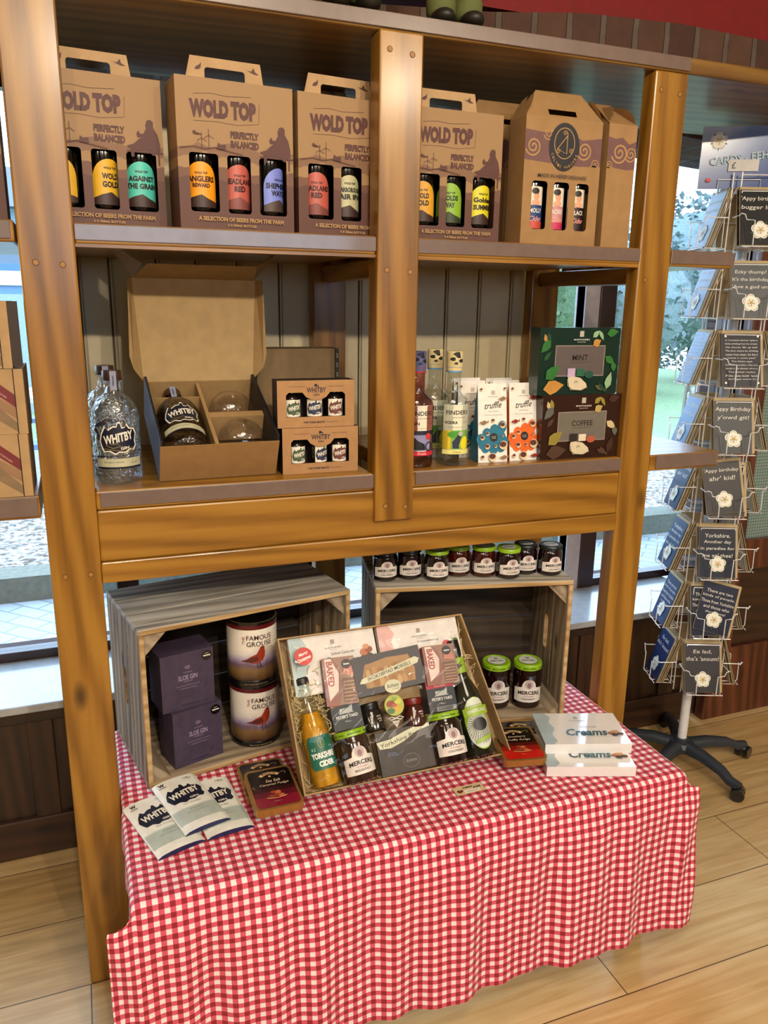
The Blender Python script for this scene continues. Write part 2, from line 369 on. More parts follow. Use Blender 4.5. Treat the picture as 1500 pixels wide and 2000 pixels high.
# back wall: red plaster above a brick arch, windows, panelling below the sill
struct(MB().box((-4, .56, 2.40), (5, .95, 3.0), REDP), 'wall_back_upper')
ab = MB()
arc = [(-2.6, 2.16), (-2.6, 2.395), (0.9, 2.36), (1.25, 2.385), (1.55, 2.42), (1.9, 2.435), (2.4, 2.425), (3.6, 2.36), (3.6, 2.08), (2.6, 2.08), (2.1, 2.11), (1.6, 2.15), (1.0, 2.16)]
ab.prism(arc, .548, .9, BRICK); struct(ab, 'trim_1')
pm = MB().box((-4, .550, 0), (2.27, .562, .49), DZ)
for x in (-3.2, -2.5, -1.8, -1.1, -.42, -.13, .55, 1.2, 1.72, 2.1): pm.box((x, .540, .12), (x + .07, .55, .44), DZ)
pm.box((-4, .538, .43), (2.27, .55, .49), DX); struct(pm, 'wall_back_panelling', bevel=.003)
struct(MB().box((-4, .534, 0), (2.27, .55, .125), DX), 'baseboard_back', bevel=.004)
struct(MB().box((-4, .482, .488), (2.27, .80, .512), C('#a9adb0', .22, coat=.5)).box((2.27, .565, .488), (2.285, .80, .512), C('#a9adb0', .22, coat=.5)), 'window_sill', bevel=.004)
pr_ = MB(); pg = [(2.285, .56), (2.50, .84), (2.50, .95), (2.72, .95), (2.60, .56)]
pr_.add([(x, y, z) for z in (0, 2.2) for x, y in pg], [(0, 1, 2, 3, 4), (9, 8, 7, 6, 5)] + [(i, (i + 1) % 5, (i + 1) % 5 + 5, i + 5) for i in range(5)], BRICK2); struct(pr_, 'wall_back_pier')
struct(MB().box((-4, .56, .51), (-2.4, .95, 2.4), PLAST), 'wall_back_left')
struct(MB().box((-2.4, .84, 0), (2.27, .95, .51), BRICK2), 'wall_back_outer')
WF = C('#2a120e', .35, coat=.3); WFL = C('#a79c9c', .4)
panes = [(-2.4, -1.55), (-1.49, -.72), (-.66, .148), (.214, .763), (.795, 1.279), (1.318, 1.80), (1.93, 2.46)]
for i, (a, b) in enumerate(panes):
    m = MB(); z0, z1 = .512, 2.16
    m.box((a - .03, .79, z0), (a, .84, z1), WF).box((b, .79, z0), (b + .03, .84, z1), WF).box((a, .79, z0), (b, .84, z0 + .03), WF).box((a, .79, z1 - .04), (b, .84, z1), WF)
    if i == 5: m.box((1.80, .785, z0), (1.862, .85, z1), WFL).box((1.862, .78, z0), (1.93, .85, z1), WF)
    if i == 2: m.box((.148, .78, z0), (.214, .85, z1), WF)
    o = struct(m, 'window_%d' % (i + 1), bevel=.002)
    g = MB().box((a, .812, z0 + .03), (b, .816, z1 - .04), PANE).build('pane', parent=o)
# door beside the card rack
dm = MB(); Y0, Y1 = .50, .545
dm.box((2.30, Y0, 0), (2.40, Y1, 2.1), RZ).box((3.05, Y0, 0), (3.15, Y1, 2.1), RZ).box((2.40, Y0, 0), (3.05, Y1, .30), RZ).box((2.40, Y0, .62), (3.05, Y1, .74), RZ).box((2.40, Y0, 2.0), (3.05, Y1, 2.1), RZ)
dm.box((2.40, Y0 + .015, .30), (3.05, Y1 - .01, .62), DX); dr = struct(dm, 'door_1', bevel=.003)
m = bpy.data.materials.new('wired_glass'); m.use_nodes = True; nt = m.node_tree; b = nt.nodes['Principled BSDF']
t = N(nt, 'ShaderNodeTexCoord'); mp = N(nt, 'ShaderNodeMapping'); mp.inputs['Rotation'].default_value = (PI / 2, 0, 0); nt.links.new(t.outputs['Object'], mp.inputs[0])
br = N(nt, 'ShaderNodeTexBrick', i_Scale=1., i_Mortar_Size=.0012, i_Brick_Width=.012, i_Row_Height=.012); br.offset = 0; nt.links.new(mp.outputs[0], br.inputs[0])
nt.links.new(mixc(nt, br.outputs['Fac'], (.55, .75, .68, 1), (.25, .35, .33, 1)), b.inputs['Base Color']); b.inputs['Transmission Weight'].default_value = .55; b.inputs['Roughness'].default_value = .25; b.inputs['IOR'].default_value = 1.1
MB().box((2.40, .52, .74), (3.05, .524, 2.0), m).build('door_glass', parent=dr)
struct(MB().box((3.15, .5, 0), (5, .6, 3.0), PLAST).box((2.30, .5, 2.1), (3.15, .6, 2.4), BRICK2), 'wall_back_right')
# cream tongue and groove boards behind the shelving
CREAM = C('#cdbf9d', .5, grain=.03)
cm = MB(); gx = [.03, .105, .18, .298, .40, .51, .625, .74, .86, .99, 1.135, 1.245, 1.355, 1.41]
for a, b in zip(gx, gx[1:]): cm.box((a + .0025, .546, .90), (b - .0025, .56, 2.12), CREAM)
for a in gx[1:-1]: cm.box((a + .0065, .542, .90), (a + .0105, .5465, 2.12), C('#a59b82', .6))
cm.box((.03, .556, .90), (1.41, .562, 2.12), C('#6f6752', .8)); struct(cm, 'wall_back_cladding', bevel=.0012)

# ------------------------------------------------------------ outside
m, nt, b = newmat('block_paving'); t = N(nt, 'ShaderNodeTexCoord'); mp = N(nt, 'ShaderNodeMapping'); mp.inputs['Rotation'].default_value = (0, 0, .785); nt.links.new(t.outputs['Object'], mp.inputs[0])
br = N(nt, 'ShaderNodeTexBrick', i_Scale=1., i_Mortar_Size=.006, i_Brick_Width=.2, i_Row_Height=.1); nt.links.new(mp.outputs[0], br.inputs[0])
br.inputs['Color1'].default_value = lin('#9aa2a6'); br.inputs['Color2'].default_value = lin('#aab0b2'); br.inputs['Mortar'].default_value = lin('#788084')
nt.links.new(br.outputs[0], b.inputs['Base Color']); b.inputs['Roughness'].default_value = .55; PAVE = m
m, nt, b = newmat('gravel_and_leaves'); n = N(nt, 'ShaderNodeTexVoronoi', i_Scale=38.); t = N(nt, 'ShaderNodeTexCoord'); nt.links.new(t.outputs['Object'], n.inputs[0])
sc = N(nt, 'ShaderNodeSeparateColor'); nt.links.new(n.outputs['Color'], sc.inputs[0])
nt.links.new(ramp(nt, sc.outputs[0], [(.1, '#4a4034'), (.45, '#8b8680'), (.75, '#a08c7c'), (1, '#c9c6c0')]), b.inputs['Base Color']); b.inputs['Roughness'].default_value = .9; GRAVEL = m
GRASS = C('#7c9468', .9, grain=.35)
tag(MB().box((-8, .95, -.02), (14, 2.75, 0), PAVE).build('paved_path'), kind='structure')
tag(MB().box((-8, 2.75, -.02), (14, 2.95, .14), C('#6c6e60', .8, grain=.2)).build('kerb'), kind='structure')
tag(MB().box((-8, 2.95, -.02), (14, 4.6, .11), GRAVEL).build('gravel_bed'), kind='structure')
tag(MB().box((-8, 4.6, -.02), (14, 30, .10), GRASS).build('lawn'), kind='structure')
LEAF = C('#4c6344', .8, grain=.4); LEAF2 = C('#6c7c7c', .8, grain=.3); BARK = C('#4c443c', .9)
def tree(x, y, h, r, seed, leaf, label):
    R = random.Random(seed); e = empty('garden_tree', (x, y, .09), 0, label, 'tree', 'trees beyond the lawn')
    MB().tube([(0, 0, 0), (.05, 0, h * .4), (0, .05, h * .75)], [.12, .09, .04], BARK, 8).build('trunk', parent=e)
    mb = MB()
    for i in range(2600):
        d = V((R.gauss(0, 1), R.gauss(0, 1), R.gauss(0, 1))).normalized() * r * R.random() ** .4; c = V((0, 0, h * .52)) + V((d.x, d.y, d.z * h * .47 / r))
        u = V((R.gauss(0, 1), R.gauss(0, 1), R.gauss(0, 1))).normalized(); v = u.cross(V((R.random(), R.random(), 1))).normalized(); k = R.uniform(.05, .11)
        mb.add([c + u * k, c + v * k * .6, c - u * k, c - v * k * .6], [(0, 1, 2, 3)], leaf)
    mb.ball((0, 0, h * .52), r * .86, leaf, (1, 1, h * .40 / r * 1.0)); mb.build('crown', parent=e, fix=False)
for i_, (x_, y_, h_, r_, lf_, lb_) in enumerate([(6.5, 9.6, 3.4, 1.5, LEAF, 'mid green bushy tree seen just above the dark green mint box'),
    (9.2, 10.2, 3.0, 1.25, LEAF2, 'pale grey green tree beside the right post, left of the others'), (12.0, 11.6, 3.9, 1.6, LEAF2, 'tall pale tree outside behind the right end post'), (15.6, 13, 4.4, 2.0, LEAF, 'green tree outside behind the card rack')]): tree(x_, y_, h_, r_, i_, lf_, lb_)
ob = empty('outbuilding', (-1.5, 10, .09), 0, 'blue grey and white banded outbuilding far outside the left window', 'building')
for z0_, z1_, c_ in ((0, 1.55, '#8a98a0'), (1.55, 1.66, '#5c7ca8'), (1.66, 1.84, '#c8c4bc'), (1.84, 1.93, '#4c70a4'), (1.93, 2.10, '#5c6c80'), (2.10, 2.3, '#6088b0'), (2.3, 2.6, '#7c98ac')):
    MB().box((-4, 0 if c_ != '#c8c4bc' else -.04, z0_), (1.6, 3, z1_), C(c_, .6)).build('wall_band', parent=ob)
MB().add([(-4.2, -.3, 2.6), (1.8, -.3, 2.6), (1.8, 3.2, 2.6), (-4.2, 3.2, 2.6), (-4.2, 1.5, 3.3), (1.8, 1.5, 3.3)], [(0, 1, 5, 4), (2, 3, 4, 5), (0, 4, 3), (1, 2, 5), (0, 3, 2, 1)], C('#5c6068', .8)).build('roof', parent=ob)
IRON = C('#8c8878', .6)
def bench(x, y, rz, s=1):
    e = empty('garden_bench', (x, y, .11), rz, 'ornate pale metal garden bench with scrollwork outside the right window', 'bench')
    mb = MB()
    mb.tube([(.62 * math.cos(a), 0, .72 + .42 * math.sin(a)) for a in [PI * i / 20 for i in range(21)]], .022, IRON, 6)
    for cx in (-.4, -.13, .13, .4):
        for cz in (.62, .82): mb.tube([(cx + .1 * p[0], 0, cz + .1 * p[1]) for p in spiral(0, 0, 1, 1.8, 90 * cx)], .010, IRON, 4)
    mb.tube([(p[0], 0, .78 + p[1]) for p in circ(0, 0, .2, .2, 20)], .014, IRON, 4, closed=True); mb.tube([(-.62, 0, .5), (.62, 0, .5)], .02, IRON)
    mb.build('backrest', parent=e)
    st = MB()
    for i in range(6): st.box((-.6, -.45 + i * .075, .42), (.6, -.40 + i * .075, .44), IRON)
    st.build('seat', parent=e)
    for sx_ in (-.6, .6):
        a = MB(); a.tube([(sx_, -.45, 0), (sx_, -.42, .3), (sx_, -.46, .62), (sx_, -.2, .68), (sx_, 0, .66)], .022, IRON); a.build('leg', parent=e)
        MB().tube([(sx_, 0, 0), (sx_, 0, .7)], .022, IRON).build('leg', parent=e)
bench(3.75, 2.35, .9)
e = empty('picnic_table', (-1.1, 5.2, .105), .05, 'slatted wooden picnic table on the lawn outside the left window', 'table'); BL = C('#6d86a8', .5); LW = C('#c9c8c2', .6)
m = MB()
for i in range(5): m.box((-.9, -.4 + i * .16, .72), (.9, -.26 + i * .16, .76), LW)
m.build('tabletop', parent=e)
for sy in (-.75, .65): MB().box((-.9, sy, .42), (.9, sy + .2, .46), BL).build('bench_seat', parent=e)
for sx_ in (-.7, .65):
    MB().box((sx_, -.7, .36), (sx_ + .05, .8, .42), BL).box((sx_, -.45, 0), (sx_ + .05, -.36, .72), BL).box((sx_, .36, 0), (sx_ + .05, .45, .72), BL).build('leg', parent=e)

# ------------------------------------------------------------ shelving unit
U = empty('shelving_unit', (0, 0, 0), 0, 'tall open shelving unit of orange stained pine posts and shelves', 'shelving')
PEG = C('#4b2c10', .6); PEGW = C('#9a6a28', .5)
def post(x0, x1, y0, y1, z0, z1, pegs=()):
    o = MB().box((x0, y0, z0), (x1, y1, z1), PZ).build('post', parent=U, bevel=.004)
    for px_, pz in pegs:
        MB().lathe([(.0062, 0), (.0062, .0008)], PEG, 12, MX.Translation((px_, y0 + .0004, pz)) @ MX.Rotation(PI / 2, 4, 'X')).lathe([(.0048, .0006), (.0048, .0013)], PEGW, 12, MX.Translation((px_, y0 + .0004, pz)) @ MX.Rotation(PI / 2, 4, 'X')).build('peg', parent=o)
post(0, .1, 0, .047, 0, 2.126, [(.028, 1.655), (.075, 1.652), (.028, 1.03), (.078, 1.03)])
post(.7088, .8055, -.012, .047, 1.093, 2.126, [(.73, 2.09), (.78, 2.085), (.73, 1.66), (.785, 1.657), (.735, 1.13), (.785, 1.125)])
post(1.4017, 1.497, 0, .047, 0, 2.126, [(1.42, 2.085), (1.475, 2.08), (1.425, 1.655)])
for x in (0, .7088, 1.4017): post(x, x + .095, .495, .54, .513, 2.126)
for x in (.025, .7325, 1.425):
    for z in (1.645, 1.08): MB().box((x, .047, z), (x + .045, .495, z + .042 if z > 1.5 else z + .08), PY).build('side_rail', parent=U, bevel=.003)
PXD = wood('pine_dull', ('#54360f', '#6c4a1a', '#7f5c24', '#3c220c'), 0, .45, .12)
TB = MB().box((-1.6, 0, 2.126), (2.35, .54, 2.162), PXD).build('top_board', parent=U, bevel=.005)
MB().box((-1.6, -.004, 2.131), (1.497, 0, 2.160), STRIP).build('edging_strip', parent=TB, bevel=.0015)
def shelf(x0, x1, zt, th, sx0=None, sx1=None):
    o = MB().box((x0, 0, zt - th), (x1, .54 if x0 > .05 and x1 < 1.45 else .49, zt), PX).build('shelf', parent=U, bevel=.004)
    MB().box((sx0 if sx0 is not None else x0, -.0035, zt - th + .006), (sx1 if sx1 is not None else x1, 0, zt - .002), STRIP).build('edging_strip', parent=o, bevel=.0015); return o
for x0, x1 in ((.1, .7088), (.8055, 1.4017)):
    shelf(x0, x1, 1.7298, .038); shelf(x0, x1, 1.2073, .040, x0 + .008, x1)
MB().box((.1, 0, 1.6855), (.7088, .02, 1.692), PX).box((.8055, 0, 1.684), (1.4017, .02, 1.692), PX).build('shelf_lip', parent=U)
shelf(1.497, 1.70, 1.7298, .040); shelf(1.497, 1.73, 1.2073, .044, 1.515, 1.722)
shelf(-1.2, -.004, 1.7298, .040, -1.2, -.01); shelf(-1.2, -.006, 1.2073, .048, -1.2, -.01)
r = MB().box((.1, .0, 1.055), (1.4017, .045, 1.166), PX).build('rail', parent=U, bevel=.004)
MB().box((.1, -.006, 1.0087), (1.4017, .040, 1.055), PX).build('rail', parent=U, bevel=.003)
# gnomes on the top board
def gnome(x, y, rz, label, trouser):
    e = empty('gnome_figure', (x, y, 2.162), rz, label, 'figurine', 'gnomes on the top board')
    BT = C('#16160e', .5); WF_ = C('#e8e4dc', .9)
    for s in (-1, 1):
        MB().ball((s * .033, -.022, .016), .03, BT, (.85, 1.25, .6)).build('boot', parent=e, smooth=1)
        MB().lathe([(.026, .018), (.032, .03), (.033, .055), (.024, .075)], trouser, 16, MX.Translation((s * .03, 0, 0))).build('trouser_leg', parent=e, smooth=1)
    MB().lathe([(.03, .062), (.07, .075), (.078, .12), (.06, .19), (.03, .22)], C('#a01818', .8), 20).build('coat', parent=e, smooth=1)
    MB().ball((0, -.05, .14), .055, WF_, (.9, .6, 1.4)).build('beard', parent=e, smooth=1)
    MB().ball((0, -.07, .215), .016, C('#d9a080', .6)).build('nose', parent=e, smooth=1)
    MB().lathe([(.06, .20), (.055, .24), (.03, .32), (.004, .40)], C('#a01818', .8), 20).build('hat', parent=e, smooth=1)
gnome(.905, .06, -.1, 'gnome with white beard and olive green trousers standing on the top board', C('#5b6130', .8))
gnome(.66, .045, .1, 'dark booted gnome at the top edge, left of the olive trousered one', C('#4a5028', .8))

# ------------------------------------------------------------ beer and cider cartons on the upper shelf
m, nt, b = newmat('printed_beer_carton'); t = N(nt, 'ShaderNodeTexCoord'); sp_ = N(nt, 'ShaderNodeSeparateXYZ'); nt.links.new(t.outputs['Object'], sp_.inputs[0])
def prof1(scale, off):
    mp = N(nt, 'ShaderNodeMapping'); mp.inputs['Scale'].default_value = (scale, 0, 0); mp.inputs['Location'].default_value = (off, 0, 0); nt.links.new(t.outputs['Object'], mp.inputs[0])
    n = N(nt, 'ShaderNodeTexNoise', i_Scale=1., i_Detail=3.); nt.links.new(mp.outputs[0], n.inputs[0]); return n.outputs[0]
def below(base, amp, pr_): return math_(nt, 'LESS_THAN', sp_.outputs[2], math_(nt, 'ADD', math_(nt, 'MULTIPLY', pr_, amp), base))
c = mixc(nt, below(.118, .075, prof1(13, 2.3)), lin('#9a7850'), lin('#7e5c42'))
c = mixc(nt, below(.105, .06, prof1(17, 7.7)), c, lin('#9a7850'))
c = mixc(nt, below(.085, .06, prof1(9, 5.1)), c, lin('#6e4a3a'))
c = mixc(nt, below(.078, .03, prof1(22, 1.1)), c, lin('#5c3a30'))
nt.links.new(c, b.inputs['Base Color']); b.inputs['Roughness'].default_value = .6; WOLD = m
BRN = C('#532e28', .6); BRK = C('#a8855a', .7)
def lettering_bottle(name, mat_, lab, lines, ink, loc, R=.0325, H=.262, cap='#1a1a1a', band='#3a2420', label='', group='', rot=0, sq=0, lz=(.045, .125), dome=True, cat='bottle', extra=None, prof=None):
    e = empty(name, loc, rot, label, cat, group)
    g = MB().lathe(prof or [(R * .85, 0), (R, .006), (R, H * .60), (R * .86, H * .68), (R * .45, H * .79), (R * .40, H * .93), (R * .46, H * .945), (R * .46, H * .975)], mat_, 28, sq=sq); g.build('bottle_glass', parent=e, smooth=SM)
    MB().lathe([(R * .48, H * .955), (R * .50, H * .965), (R * .47, H * .995), (R * .2, H)], C(cap, .35), 20).build('cap', parent=e, smooth=SM)
    a = Art(); z0, z1 = lz; lw = R * 2.2; L = C(lab, .45)
    if dome: a.poly([(-lw / 2, 0)] + [(lw / 2, 0)] + circ(0, (z1 - z0) * .55, lw / 2, (z1 - z0) * .45, 16, 0, 180), L)
    else: a.rect(-lw / 2, 0, lw / 2, z1 - z0, L)
    if band: a.poly([(-lw / 2, 0), (lw / 2, 0), (lw / 2, .010), (lw * .2, .016), (0, .024), (-lw * .25, .019), (-lw / 2, .012)], C(band, .5))
    n = len(lines); 
    for i, (s, h, y) in enumerate(lines): a.text(s, 0, y, h, C(ink, .5), min(lw * .86, len(s) * h * .72), .045)
    if extra: extra(a)
    mb = MB(); a.put(mb, cyl(R, z0), .005); mb.build('label', parent=e, fix=False); return e
DKG = C('#060504', .08, coat=.6, grain=0)
def beer_carton(x, y, rz, label, wins=True):
    e = empty('beer_carton', (x, y, 1.7302), rz, label, 'carton', 'kraft beer cartons on the upper shelf')
    W, D, H = .237, .088, .276; wn_ = [rrect(a, .032, b_, .141, .006) for a, b_ in ((.022, .080), (.098, .146), (.164, .222))]
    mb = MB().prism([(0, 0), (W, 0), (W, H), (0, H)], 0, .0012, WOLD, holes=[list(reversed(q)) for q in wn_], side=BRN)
    mb.box((0, .0012, 0), (.0012, D, H), WOLD).box((W - .0012, .0012, 0), (W, D, H), WOLD).box((0, D - .001, 0), (W, D, H), BRN)
    mb.box((.0012, .0012, 0), (W - .0012, D - .001, .001), BRN).box((.0012, .0012, H - .001), (W - .0012, D - .001, H), KRAFTD)
    a = Art()
    a.text('WOLD', .065, .2215, .034, BRN, .078, .075, slope=.03).text('TOP', .134, .2235, .035, BRN, .052, .075, slope=.03)
    a.stroke([(.034, .198), (.08, .200), (.12, .197), (.165, .203), (.167, .240)], .0008, BRN).stroke([(.035, .246), (.07, .250), (.10, .247), (.15, .251)], .0007, BRN)
    a.text('PERFECTLY', .135, .179, .0135, BRN, .058, .06).text('BALANCED', .135, .162, .0135, BRN, .058, .06)
    a.poly([(.170, .149), (.166, .152), (.180, .157), (.190, .166), (.197, .171), (.188, .169), (.186, .176), (.190, .182), (.193, .176), (.199, .176), (.205, .186), (.204, .192), (.207, .201), (.214, .203), (.219, .199), (.219, .189), (.227, .176), (.231, .158), (.231, .147), (.222, .143), (.217, .137), (.206, .146), (.192, .146), (.180, .143), (.180, .133), (.174, .133), (.173, .149)], BRN)
    a.rect(.166, .1415, .236, .1445, BRN).rect(.226, .12, .229, .1415, BRN)
    for wx, wz in ((.048, .168), (.062, .174)):
        a.stroke([(wx, .148), (wx, wz)], .0009, BRN)
        for q in (90, 210, 330): a.stroke([(wx, wz), (wx + .011 * math.cos(math.radians(q)), wz + .011 * math.sin(math.radians(q)))], .0009, BRN)
    a.poly([(.030, .178), (.034, .181), (.036, .178), (.050, .174), (.034, .174)], BRN).poly([(.078, .150), (.096, .150), (.095, .160), (.086, .158), (.080, .162)], BRN)
    a.stroke([(.004, .147), (.03, .152), (.055, .149), (.075, .153), (.1, .148), (.13, .143)], .0014, BRN)
    a.text('A SELECTION OF BEERS FROM THE FARM', .124, .0195, .0085, BRK, .178, .045).text('3 X 500mL BOTTLES', .124, .0085, .0048, BRK, .06, .05)
    a.put(mb, front(0, 0, 0)); mb.build('box', parent=e, fix=False)
    hb = MB().prism([(.030, 0), (.192, 0), (.184, .048), (.042, .048)], 0, .0014, KRAFTL, holes=[list(reversed(rrect(.070, .004, .152, .030, .006)))])
    h = Art(); h.poly([(.050, .024), (.054, .030), (.060, .033), (.064, .038), (.063, .028), (.058, .024)], BRN).poly([(.156, .034), (.165, .033), (.171, .040), (.173, .033), (.182, .028), (.172, .028)], BRN).put(hb, front(0, 0, 0))
    hb.build('handle', parent=e, loc=(0, .044, H), fix=False); return e
def bot(cx, cy, rz, slot, lab, lines, ink, label, band='#3a2420', tw=0, lz=(.040, .125)):
    sx_ = (.051, .122, .193)[slot]; p = MX.Rotation(rz, 3, 'Z') @ V((sx_, .040, 0))
    return lettering_bottle('beer_bottle', DKG, lab, lines, ink, (cx + p.x, cy + p.y, 1.7315), label=label, group='beer bottles in the carton windows', rot=rz + tw, band=band, lz=lz)
K = '#241512'
CR = [(.045, .052, .105, 'kraft beer carton partly hidden behind the left end post'), (.300, .012, .085, 'kraft beer carton fully in view, second from the left post'), (.548, .036, .11, 'kraft beer carton half hidden by the middle post'), (.800, .052, .02, 'kraft beer carton right of the middle post'), (-.252, .055, 0, 'kraft beer carton at the far left edge, outside the left post')]
for c_ in CR: beer_carton(c_[0], c_[1], c_[2], c_[3])
bot(*CR[0][:3], 0, '#d8a628', [('MOOR', .008, .05)], K, 'beer bottle with round golden label beside the left post', tw=-.5)
bot(*CR[0][:3], 1, '#d9a821', [('WOLD TOP', .0045, .068), ('WOLD', .0115, .053), ('GOLD', .0115, .038)], K, 'beer bottle with golden yellow WOLD GOLD label, in the leftmost big carton', tw=.35)
bot(*CR[0][:3], 2, '#4fc0ad', [('WOLD TOP', .0045, .066), ('AGAINST', .0105, .053), ('THE GRAIN', .0105, .039)], K, 'beer bottle with turquoise AGAINST THE GRAIN label')
bot(*CR[1][:3], 0, '#f09a18', [('WOLD TOP', .0045, .064), ('ANGLERS', .011, .053), ('REWARD', .008, .041)], '#3a1408', 'beer bottle with bright orange ANGLERS REWARD label', tw=-.15)
bot(*CR[1][:3], 1, '#b8584a', [('WOLD TOP', .0045, .064), ('HEADLAND', .011, .053), ('RED', .011, .039)], '#3a1010', 'beer bottle with brick red label, centre window of the second carton', '#7c4038', tw=.1)
bot(*CR[1][:3], 2, '#7684d4', [('WOLD TOP', .0045, .062), ('SHEPHERDS', .011, .050), ('WATCH', .011, .036)], '#14142c', 'beer bottle with pale blue SHEPHERDS WATCH label', '#4a3a34', tw=.55)
bot(*CR[2][:3], 0, '#b8584a', [('WOLD TOP', .0045, .064), ('HEADLAND', .011, .053), ('RED', .011, .039)], '#3a1010', 'beer bottle with brick red label, left window of the carton behind the middle post', '#7c4038', tw=-.2)
bot(*CR[2][:3], 1, '#b9b58c', [('WOLD TOP', .0045, .068), ('SCARBOROUGH', .010, .055), ('FAIR IPA', .011, .041)], '#1a1812', 'beer bottle with sage cream SCARBOROUGH FAIR label beside the middle post')
bot(*CR[3][:3], 0, '#dba02c', [('WOLD TOP', .0045, .066), ('WOLD', .0115, .054), ('GOLD', .0115, .039)], K, 'beer bottle with amber label, just right of the middle post', tw=-.3)
bot(*CR[3][:3], 1, '#86b030', [('WOLD TOP', .0045, .064), ('WOLDS', .0115, .053), ('WAY', .0115, .038)], '#1c2410', 'beer bottle with leaf green WOLDS WAY label', '#2c3a18', tw=-.35)
bot(*CR[3][:3], 2, '#d8cc20', [('WOLD TOP', .0045, .066), ('Golden', .0115, .053), ('SUMMER', .0115, .037)], K, 'beer bottle with lemon yellow Golden SUMMER label', tw=.15)
bot(*CR[4][:3], 2, '#c9c49c', [('WOLD TOP', .0045, .068), ('SCARBOROUGH', .010, .055), ('FAIR', .011, .041)], '#1a1812', 'beer bottle with cream label at the far left edge of the picture')
# cider cartons
PUR = C('#6c4a48', .6); LOGO = C('#1c1a20', .5)
def cider_carton(x, y, rz, W, D, label, face=True, holes=True):
    e = empty('cider_carton', (x, y, 1.7302), rz, label, 'carton', 'gable topped cider cartons')
    H = .277; hol = [list(reversed(rrect(a, .034, b_, .140, .008))) for a, b_ in ((.024, .066), (.083, .125), (.144, .180))] if holes else []
    K3 = C('#9a764a', .75); mb = MB().prism([(0, 0), (W, 0), (W, H), (0, H)], 0, .0012, K3, holes=hol, side=KRAFTD)
    mb.box((0, .0012, 0), (.0012, D, H), K3).box((W - .0012, .0012, 0), (W, D, H), K3).box((0, D - .001, 0), (W, D, H), K3).box((.0012, .0012, 0), (W - .0012, D - .001, .001), K3)
    a = Art(); KS = C('#ab8553', .75); z0, z1 = .180, .248
    a.poly([(0, z0 + .004), (W * .3, z0), (W * .7, z0 - .003), (W, z0), (W, z1 - .006), (W * .75, z1 - .014), (W * .5, z1), (W * .25, z1 - .004), (0, z1)], PUR)
    cs = [(.022, .213, .021), (.160, .212, .021), (.062, .243, .015), (.110, .19, .015), (.19, .184, .014)] if W > .1 else [(.034, .214, .024), (.066, .213, .018), (.005, .185, .012)]
    for cx, cz, r in cs:
        if cx + r * .9 < W + .012: a.stroke([(min(max(q[0], .001), W - .001), min(max(q[1], z0), z1)) for q in spiral(cx, cz, r, 2.0, 200, 44)], r * .17, KS)
    if face:
        a.ell(.104, .216, .041, LOGO, .052, 32).stroke(circ(.104, .224, .027, .033, 28), .002, KS, True)
        a.stroke([(.108, .247), (.111, .246), (.111, .202), (.085, .211), (.110, .240)], .0022, KS)
        for q in ((.104, .246), (.122, .208), (.088, .206)): a.stroke(spiral(q[0], q[1], .006, 1.4, 0, 16), .0016, KS)
        for i, ch in enumerate('CELTIC MARCHES'):
            if ch == ' ': continue
            an = math.radians(203 + i * 10.3); a.text(ch, .104 + .0345 * math.cos(an), .216 + .044 * math.sin(an), .006, KS, .0045, .02, rot=math.degrees(an) + 90)
        a.text('MADE IN HEREFORDSHIRE', .102, .152, .008, LOGO, .132, .005)
    a.put(mb, front(0, 0, 0)); mb.build('box', parent=e, fix=False)
    g = MB(); hh = .062; t0, t1 = (W * .20, W * .80)
    sl = [(W * .30, H + .006), (W * .66, H + .006), (W * .66, H + .019), (W * .30, H + .019)] if W > .1 else None
    fr = MB()
    def lean(p, s): return (p[0], D / 2 + s * (D / 2) * (1 - (p[1] - H) / hh) * 1.0 - s * .001, p[1])
    for s in (-1, 1):
        out = [(0, H), (W, H), (t1, H + hh), (t0, H + hh)]; loops = [out] + ([list(reversed(sl))] if sl else []); fl = [p for l in loops for p in l]
        tr = tessellate_polygon([[V((p[0], p[1], 0)) for p in l] for l in loops]); fr.add([lean(p, s) for p in fl], [tuple(q) for q in tr], K3)
    fr.build('gable_handle', parent=e, fix=False)
    for sx_, xx in ((-1, 0), (1, W)):
        ear = MB(); pts = [(D * .05, 0), (D * .95, 0), (D * .98, .022), (D * .85, .045), (D * .6, .052), (D * .5, .032), (D * .4, .052), (D * .15, .045), (D * .02, .022)]
        t_ = tessellate_polygon([[V((p[0], p[1], 0)) for p in pts]]); ear.add([(xx - sx_ * p[1] * .5, p[0], H + p[1] * .95) for p in pts], [tuple(q) for q in t_], KRAFTD); ear.build('side_flap', parent=e, fix=False)
    return e
cider_carton(1.079, .028, .0, .207, .075, 'brown cider carton with black oval emblem and three bottle windows')
cider_carton(1.300, .022, .0, .080, .19, 'brown cider carton turned end on beside the right post', False, False)
cider_carton(1.00, .16, .0, .207, .075, 'brown cider carton set back behind the one with the black oval emblem', False, False)
